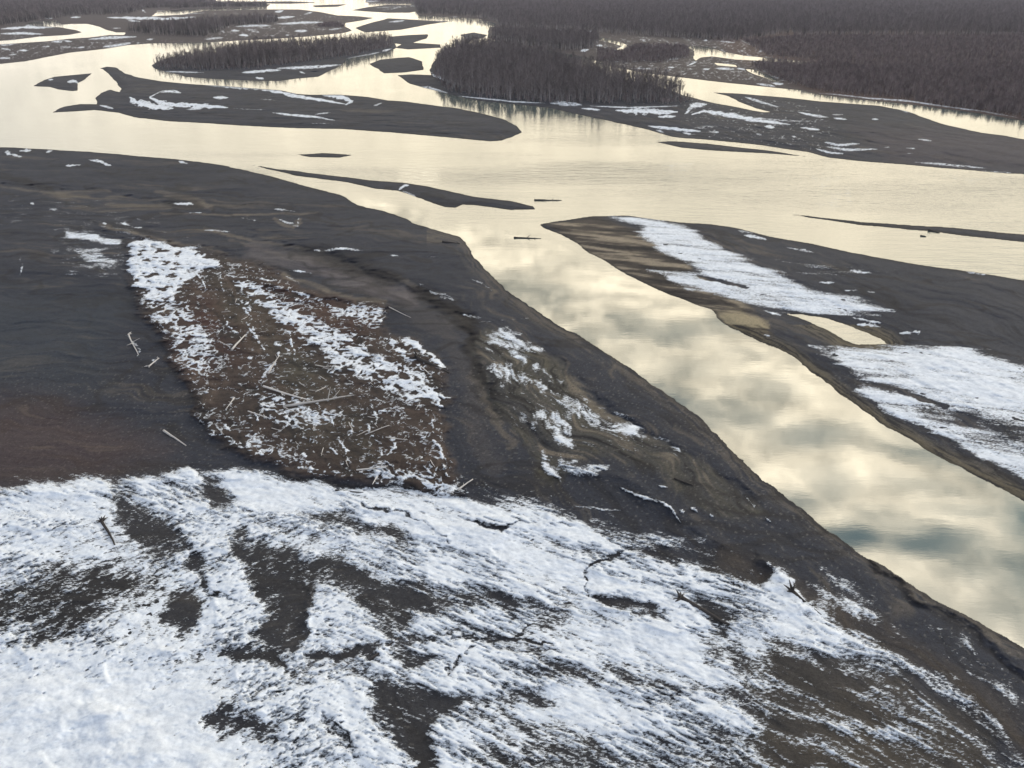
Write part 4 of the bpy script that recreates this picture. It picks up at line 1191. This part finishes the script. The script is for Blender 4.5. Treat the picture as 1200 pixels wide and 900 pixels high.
JT = [joined(t, 'bare_tree') for t in TREES]
JS = [joined(t, 'spruce') for t in SPR]
JW = [joined(t, 'willow') for t in WIL]
rest = np.concatenate([P_big[185:], P_left[105:]])
nl = len(P_big) - 185
bulk = np.concatenate([np.ones(nl), left_size(P_left[105:, 0], P_left[105:, 1])])
instancer('island_wood', rest, JT, (.52, 1.02), 'mass of bare trees filling the interior of the wooded islands', 'trees', tall=bulk)
fl = P_far[:, 0] < -80 - .0 * P_far[:, 1]
wide = np.clip(P_far[:, 1] / 1800, 1, 2.6)
instancer('spruce_forest', P_far[fl], JS + JT[:2], (.75, 1.2), 'dark far forest along the upper left horizon', 'forest', wide[fl])
instancer('forest', P_far[~fl], JT + JS[:1], (.7, 1.2), 'far off grey leafless forest across the top of the valley', 'forest', wide[~fl])
instancer('willow_thicket', P_thick, JW, (.7, 1.15), 'low brown willow thicket covering the far right bank', 'thicket')
instancer('undergrowth', P_under, JW, (.5, 1.0), 'low bare undergrowth below the trees of the wooded islands', 'undergrowth')

# ------------------------------------------------------------- driftwood
def log_mesh(length, rad, seed, roots=False, branches=2):
    r = random.Random(seed)
    m = Mesh()
    n = 7
    pts, rad_l = [], []
    for k in range(n):
        t = k / (n - 1)
        pts.append(((t - .5) * length, math.sin(t * 3 + seed) * length * .02 + r.uniform(-.02, .02) * rad * 4, rad * (.7 + .3 * (1 - t)) + r.uniform(0, .3) * rad))
        rad_l.append(rad * (1 - .55 * t) * r.uniform(.9, 1.1))
    m.tube(pts, rad_l, 7)
    for k in range(branches):
        t = r.uniform(.35, .95)
        p = Vector(((t - .5) * length, 0, rad))
        d = Vector((r.uniform(.2, 1), r.choice([-1, 1]) * r.uniform(.5, 1), r.uniform(.1, .8))).normalized()
        ln = r.uniform(.08, .22) * length
        m.tube([p, p + d * ln * .5, p + d * ln], [rad * .4, rad * .28, rad * .1], 5)
    rt = None
    if roots:
        rt = Mesh()
        for k in range(9):
            an = 6.283 * k / 9 + r.uniform(-.2, .2)
            ln = rad * r.uniform(2.2, 4.2)
            b = Vector((-length * .5, 0, rad))
            d = Vector((r.uniform(-.9, -.1), math.cos(an), abs(math.sin(an)) * .8 + r.uniform(-.1, .2)))
            rt.tube([b, b + d * ln * .5, b + d * ln + Vector((0, 0, -.1))], [rad * .8, rad * .45, rad * .12], 5)
    return m, rt


def log(a, b, rad, label, mat=None, roots=False, branches=2, seed=1, lift=0.0, group=None, cat='log'):
    x0, y0, z0 = spot(*a); x1, y1, z1 = spot(*b)
    ln = math.hypot(x1 - x0, y1 - y0)
    m, rt = log_mesh(ln, rad, seed, roots, branches)
    mat = mat or M_DRIFT
    nm = 'driftwood_log'
    rot = (0, -math.atan2(max(z1, 0) - max(z0, 0), ln), math.atan2(y1 - y0, x1 - x0))
    loc = ((x0 + x1) / 2, (y0 + y1) / 2, (max(z0, 0) + max(z1, 0)) / 2 + lift - rad * (.55 if min(z0, z1) > 0 else .85))
    if roots:
        o = bpy.data.objects.new(nm, None); COL.objects.link(o)
        for n_, mm in (('log', m), ('root_wad', rt)):
            c = bpy.data.objects.new(n_, mm.data(n_, mat, True)); COL.objects.link(c); c.parent = o
    else:
        o = bpy.data.objects.new(nm, m.data(nm, mat, True)); COL.objects.link(o)
    o.location = loc
    o.rotation_euler = rot
    o['label'] = label; o['category'] = cat
    if group:
        o['group'] = group
    return o


log((309, 455), (364, 471), .22, 'long pale bare log lying on the brown terrace above a crossing log', seed=3, lift=.3, branches=3)
log((332, 478), (412, 466), .26, 'long pale log with a rounded end crossing under another log on the terrace', seed=4, lift=.3, branches=3)
log((193, 505), (217, 523), .20, 'single straight pale log lying alone on the dark sand left of the terrace', seed=5, branches=0)
log((489, 421), (526, 438), .45, 'thick dark root stump with snow on top at the right corner of the terrace', mat=M_WETWOOD, roots=True, seed=6, branches=1)
log((537, 576), (554, 563), .16, 'short pale branch leaning out at the lower right tip of the terrace', seed=7, branches=2, lift=.2)
log((798, 704), (855, 733), .34, 'dark fallen trunk with a root wad embedded in the foreground snow', mat=M_WETWOOD, roots=True, seed=8, branches=2, lift=.1)
log((393, 576), (426, 578), .14, 'thin dark log at the upper edge of the foreground snow', mat=M_WETWOOD, seed=9, branches=1, lift=.15)
log((432, 775), (468, 748), .16, 'slim dark branch lying across bare sand in the middle of the foreground snow', mat=M_WETWOOD, seed=10, branches=3, lift=.1)
log((120, 612), (134, 640), .22, 'short dark stump with snow on it sticking out of the left foreground snow', mat=M_WETWOOD, roots=True, seed=12, branches=1, lift=.1)
log((518, 284), (539, 286), .35, 'short dark log stranded in the water near the channel mouth', mat=M_WETWOOD, seed=13, branches=1)
log((602, 285), (634, 283), .32, 'longer dark log stranded in shallow water beside the right bar tip', mat=M_WETWOOD, seed=14, branches=2)
log((626, 236), (658, 239), .35, 'dark drift log floating past the end of the curved bar', mat=M_WETWOOD, seed=15, branches=1)
log((928, 694), (962, 722), .3, 'broken dark trunk beside the bright snow hump at the right foreground', mat=M_WETWOOD, roots=True, seed=16, branches=1)
log((152, 392), (161, 416), .17, 'pale forked driftwood tree lying on dark sand left of the terrace', roots=True, seed=17, branches=3)
log((174, 430), (187, 420), .18, 'small pale root stump with short spreading arms on dark sand', roots=True, seed=18, branches=3)
log((315, 440), (328, 418), .18, 'pale upright leaning log just above the crossing logs on the terrace', seed=19, branches=1, lift=.3)
log((273, 412), (287, 394), .22, 'pale thick log end jutting up in the reddish brush', seed=20, branches=1, lift=.3)
log((455, 360), (482, 372), .10, 'thin stick lying in the smooth gully right of the terrace', seed=21, branches=0)
log((790, 561), (812, 569), .2, 'dark little log with snow on it on the middle bank', mat=M_WETWOOD, seed=22, branches=1)
log((1088, 270), (1101, 273), .4, 'dark chunk of driftwood on the thin right gravel strip', mat=M_WETWOOD, seed=23, branches=1)
log((1078, 278), (1085, 279), .3, 'small dark snag in the water below the thin right strip', mat=M_WETWOOD, seed=24, branches=1)
log((252, 695), (281, 700), .13, 'twisted dark stick beside a bare patch in the left foreground snow', mat=M_WETWOOD, seed=25, branches=3, lift=.1)
log((548, 622), (600, 616), .08, 'thin dark twig half buried in the upper foreground snow', mat=M_WETWOOD, seed=26, branches=4, lift=.05)
log((143, 562), (154, 562), .09, 'tiny pale stick at the left top edge of the foreground snow', seed=27, branches=0)
log((418, 553), (455, 548), .12, 'pale stick along the lower lip of the terrace', seed=28, branches=1, lift=.3)
small = [log_mesh(l, r_, 40 + k, False, b)[0].data('driftwood_stick', M_DRIFT, True) for k, (l, r_, b) in enumerate([(2.2, .07, 1), (3.4, .09, 2), (1.5, .06, 0), (4.4, .11, 2)])]
cnt = 0
rs = random.Random(77)
while cnt < 48:
    a, b = rs.uniform(150, 540), rs.uniform(290, 565)
    if not inside(BRUSH, np.array([a]), np.array([b]))[0]:
        continue
    dens = .35 + .65 * (a < 330 or b > 430) * (1 if b > 360 else .4)
    if rs.random() > dens:
        continue
    x, y, z = spot(a, b)
    o = bpy.data.objects.new('driftwood_stick', small[rs.randrange(4)])
    COL.objects.link(o)
    o.location = (x, y, z + .08)
    o.rotation_euler = (rs.uniform(-.2, .2), rs.uniform(-.25, .25), rs.gauss(-.9, .7))
    s = rs.uniform(.6, 1.1)
    o.scale = (s, s, s)
    o['label'] = 'small pale driftwood stick strewn over the brown brushy terrace'
    o['category'] = 'stick'; o['group'] = 'driftwood sticks on the terrace'
    cnt += 1

# dead brush on the terrace
bm = Mesh()
rb = random.Random(9)
nb = 0
while nb < 2600:
    a, b = rb.uniform(150, 542), rb.uniform(282, 572)
    if not inside(BRUSH, np.array([a]), np.array([b]))[0]:
        continue
    z, _ = height_at(a, b)
    x, y = ground(a, b, z)
    nb += 1
    for k in range(7):
        an = rb.uniform(0, 6.283)
        p = Vector((float(x) + rb.uniform(-.25, .25), float(y) + rb.uniform(-.25, .25), float(z) - .05))
        d = Vector((math.cos(an) * .8, math.sin(an) * .8, rb.uniform(.4, 1.5))).normalized()
        bm.blade(p, p + d * rb.uniform(.15, .42), .016, d.orthogonal().normalized())
o = bpy.data.objects.new('dead_brush', bm.data('dead_brush', M_BRUSH)); COL.objects.link(o)
o['kind'] = 'stuff'; o['label'] = 'reddish brown dead brush covering the raised terrace'; o['category'] = 'brush'

# ------------------------------------------------------------- sky
SUN_AZ, SUN_EL = R_(62), R_(20)          # low on the right, behind thin cloud
w = bpy.data.worlds.new('World'); SC.world = w
w.use_nodes = True
nt = w.node_tree; N = nt.nodes; K = nt.links
N.clear()
out = nd(nt, 'ShaderNodeOutputWorld'); bg = nd(nt, 'ShaderNodeBackground')
sky = nd(nt, 'ShaderNodeTexSky'); sky.sky_type = 'NISHITA'; sky.sun_disc = False
sky.sun_elevation = SUN_EL; sky.sun_rotation = SUN_AZ; sky.air_density = 1.0; sky.dust_density = 1.5; sky.ozone_density = 1.5
tc = nd(nt, 'ShaderNodeTexCoord')
sep = nd(nt, 'ShaderNodeSeparateXYZ'); K.new(tc.outputs['Generated'], sep.inputs[0])
zc = nd(nt, 'ShaderNodeMath', operation='MAXIMUM'); zc.inputs[1].default_value = .02; K.new(sep.outputs['Z'], zc.inputs[0])


def math_(op, a, b=None, c=None):
    n = nd(nt, 'ShaderNodeMath', operation=op)
    for i, v in enumerate((a, b, c)):
        if v is None:
            continue
        if isinstance(v, (int, float)):
            n.inputs[i].default_value = v
        else:
            K.new(v, n.inputs[i])
    return n.outputs[0]


cx = math_('DIVIDE', sep.outputs['X'], zc.outputs[0]); cy = math_('DIVIDE', sep.outputs['Y'], zc.outputs[0])
cv = nd(nt, 'ShaderNodeCombineXYZ'); K.new(cx, cv.inputs[0]); K.new(cy, cv.inputs[1])
# ragged drift of the cloud deck
wn = nd(nt, 'ShaderNodeTexNoise', Scale=2.2, Detail=5.0, Roughness=.6); K.new(cv.outputs[0], wn.inputs['Vector'])
ws = nd(nt, 'ShaderNodeVectorMath', operation='SUBTRACT'); K.new(wn.outputs['Color'], ws.inputs[0]); ws.inputs[1].default_value = (.5, .5, .5)
wm = nd(nt, 'ShaderNodeVectorMath', operation='MULTIPLY'); K.new(ws.outputs[0], wm.inputs[0]); wm.inputs[1].default_value = (.34, .20, 0)
pv = nd(nt, 'ShaderNodeVectorMath', operation='ADD'); K.new(cv.outputs[0], pv.inputs[0]); K.new(wm.outputs[0], pv.inputs[1])
cn = nd(nt, 'ShaderNodeTexNoise', Scale=2.0, Detail=7.0, Roughness=.55); K.new(pv.outputs[0], cn.inputs['Vector'])
cn2 = nd(nt, 'ShaderNodeTexNoise', Scale=7.0, Detail=7.0, Roughness=.6); K.new(pv.outputs[0], cn2.inputs['Vector'])
gap = None
for (a, b, rx, ry, s) in [(872, 483, 50, 16, .55), (958, 508, 60, 14, .7), (905, 455, 40, 14, .45), (850, 545, 40, 10, .35), (800, 430, 55, 12, .4), (690, 350, 40, 12, .35), (740, 410, 35, 10, .3), (930, 640, 45, 12, .5), (1150, 670, 60, 12, .5), (1130, 600, 40, 10, .5), (1008, 622, 50, 14, .95), (1095, 635, 70, 16, .9), (1190, 608, 34, 26, .95), (990, 570, 24, 22, .5), (945, 582, 45, 12, .7),
                          (1065, 570, 45, 14, .35), (715, 375, 40, 16, .3), (800, 390, 40, 14, .25), (1180, 712, 60, 20, .45), (660, 312, 30, 14, .25), (775, 450, 40, 12, .2), (1060, 690, 50, 14, .35)]:
    gx, gy = ground(a, b); gx1, _ = ground(a + rx, b); _, gy1 = ground(a, b - ry)
    ccx, ccy, sx, sy = gx / H, gy / H, (gx1 - gx) / H * 1.15, (gy1 - gy) / H * 1.35
    v1 = nd(nt, 'ShaderNodeVectorMath', operation='SUBTRACT'); K.new(pv.outputs[0], v1.inputs[0]); v1.inputs[1].default_value = (ccx, ccy, 0)
    v2 = nd(nt, 'ShaderNodeVectorMath', operation='MULTIPLY'); K.new(v1.outputs[0], v2.inputs[0]); v2.inputs[1].default_value = (1 / sx, 1 / sy, 0)
    ln_ = nd(nt, 'ShaderNodeVectorMath', operation='LENGTH'); K.new(v2.outputs[0], ln_.inputs[0])
    mr = nd(nt, 'ShaderNodeMapRange'); mr.interpolation_type = 'SMOOTHSTEP'
    for k, v in zip(['From Min', 'From Max', 'To Min', 'To Max'], [.1, 1.5, s, 0]):
        mr.inputs[k].default_value = v
    K.new(ln_.outputs['Value'], mr.inputs['Value'])
    gap = mr.outputs['Result'] if gap is None else math_('MAXIMUM', gap, mr.outputs['Result'])
nz1 = nd(nt, 'ShaderNodeMapRange'); nz1.interpolation_type = 'SMOOTHSTEP'
for k, v in zip(['From Min', 'From Max', 'To Min', 'To Max'], [.38, .58, .85, 0]):
    nz1.inputs[k].default_value = v
K.new(cn.outputs['Fac'], nz1.inputs['Value'])
gapn = math_('MAXIMUM', gap, nz1.outputs['Result'])
lowf = nd(nt, 'ShaderNodeMapRange'); lowf.interpolation_type = 'SMOOTHSTEP'      # towards the horizon the deck closes
for k, v in zip(['From Min', 'From Max', 'To Min', 'To Max'], [.20, .52, .06, 1.0]):
    lowf.inputs[k].default_value = v
K.new(sep.outputs['Z'], lowf.inputs['Value'])
gapz = math_('MULTIPLY', gapn, lowf.outputs['Result'])
# cloud brightness: glows towards the hidden sun
sd = (math.sin(SUN_AZ) * math.cos(SUN_EL), math.cos(SUN_AZ) * math.cos(SUN_EL), math.sin(SUN_EL))
gd = Vector((.24, 1, .22)).normalized()      # the brightest part of the cloud deck
dt = nd(nt, 'ShaderNodeVectorMath', operation='DOT_PRODUCT'); K.new(tc.outputs['Generated'], dt.inputs[0]); dt.inputs[1].default_value = gd
gl = nd(nt, 'ShaderNodeMapRange'); gl.interpolation_type = 'SMOOTHSTEP'
for k, v in zip(['From Min', 'From Max', 'To Min', 'To Max'], [.32, 1.0, 0, 1.0]):
    gl.inputs[k].default_value = v
K.new(dt.outputs['Value'], gl.inputs['Value'])
cc = nd(nt, 'ShaderNodeMix'); cc.data_type = 'RGBA'
K.new(gl.outputs['Result'], cc.inputs['Factor'])
cc.inputs['A'].default_value = (.80, .86, .98, 1)
cc.inputs['B'].default_value = (1.80, 1.58, 1.18, 1)
tex = math_('ADD', math_('MULTIPLY_ADD', cn2.outputs['Fac'], 2.5, -1.15), math_('MULTIPLY', cn.outputs['Fac'], 1.9))
cs = nd(nt, 'ShaderNodeVectorMath', operation='SCALE'); K.new(cc.outputs['Result'], cs.inputs[0]); K.new(tex, cs.inputs['Scale'])
sk = nd(nt, 'ShaderNodeVectorMath', operation='MULTIPLY'); K.new(sky.outputs[0], sk.inputs[0]); sk.inputs[1].default_value = (.05, .064, .056)
fin = nd(nt, 'ShaderNodeMix'); fin.data_type = 'RGBA'
K.new(gapz, fin.inputs['Factor']); K.new(cs.outputs[0], fin.inputs['A']); K.new(sk.outputs[0], fin.inputs['B'])
K.new(fin.outputs['Result'], bg.inputs['Color']); bg.inputs['Strength'].default_value = 1.0
K.new(bg.outputs[0], out.inputs[0])

sl = bpy.data.lights.new('sun', 'SUN'); sl.energy = 1.5; sl.angle = R_(10); sl.color = (1, .93, .82)
so = bpy.data.objects.new('sun', sl); COL.objects.link(so)
so.rotation_euler = Vector((-sd[0], -sd[1], -sd[2])).to_track_quat('-Z', 'Y').to_euler()
so.location = (0, 0, 200)

# ------------------------------------------------------------- camera
cam = bpy.data.cameras.new('camera'); cam.sensor_width = 36; cam.lens = F * 36 / 1200
cam.clip_start = .5; cam.clip_end = 100000
co = bpy.data.objects.new('camera', cam); COL.objects.link(co)
co.location = (0, 0, H); co.rotation_euler = (math.pi / 2 - PITCH, 0, 0)
SC.camera = co
SC.view_settings.view_transform = 'Standard'
SC.view_settings.look = 'None'
SC.view_settings.gamma = 1
SC.view_settings.exposure = 0.1
SC.cycles.max_bounces = 6

hz = Mesh()
X0, X1, Y0, Y1, Z0, Z1 = -9000, 9000, -400, 14000, -6, 74
hz.v = [(x, y, z) for z in (Z0, Z1) for y in (Y0, Y1) for x in (X0, X1)]
hz.f = [(0, 2, 3, 1), (4, 5, 7, 6), (0, 1, 5, 4), (1, 3, 7, 5), (3, 2, 6, 7), (2, 0, 4, 6)]
m, nt, N, K = new_mat('haze_air')
out = nd(nt, 'ShaderNodeOutputMaterial')
vol = nd(nt, 'ShaderNodeVolumePrincipled')
vol.inputs['Color'].default_value = (.86, .82, .93, 1)
vol.inputs['Density'].default_value = 4.2e-5
K.new(vol.outputs[0], out.inputs['Volume'])
o = bpy.data.objects.new('haze', hz.data('haze', m)); COL.objects.link(o)
o['kind'] = 'stuff'; o['label'] = 'thin pale haze in the air over the valley'; o['category'] = 'haze'
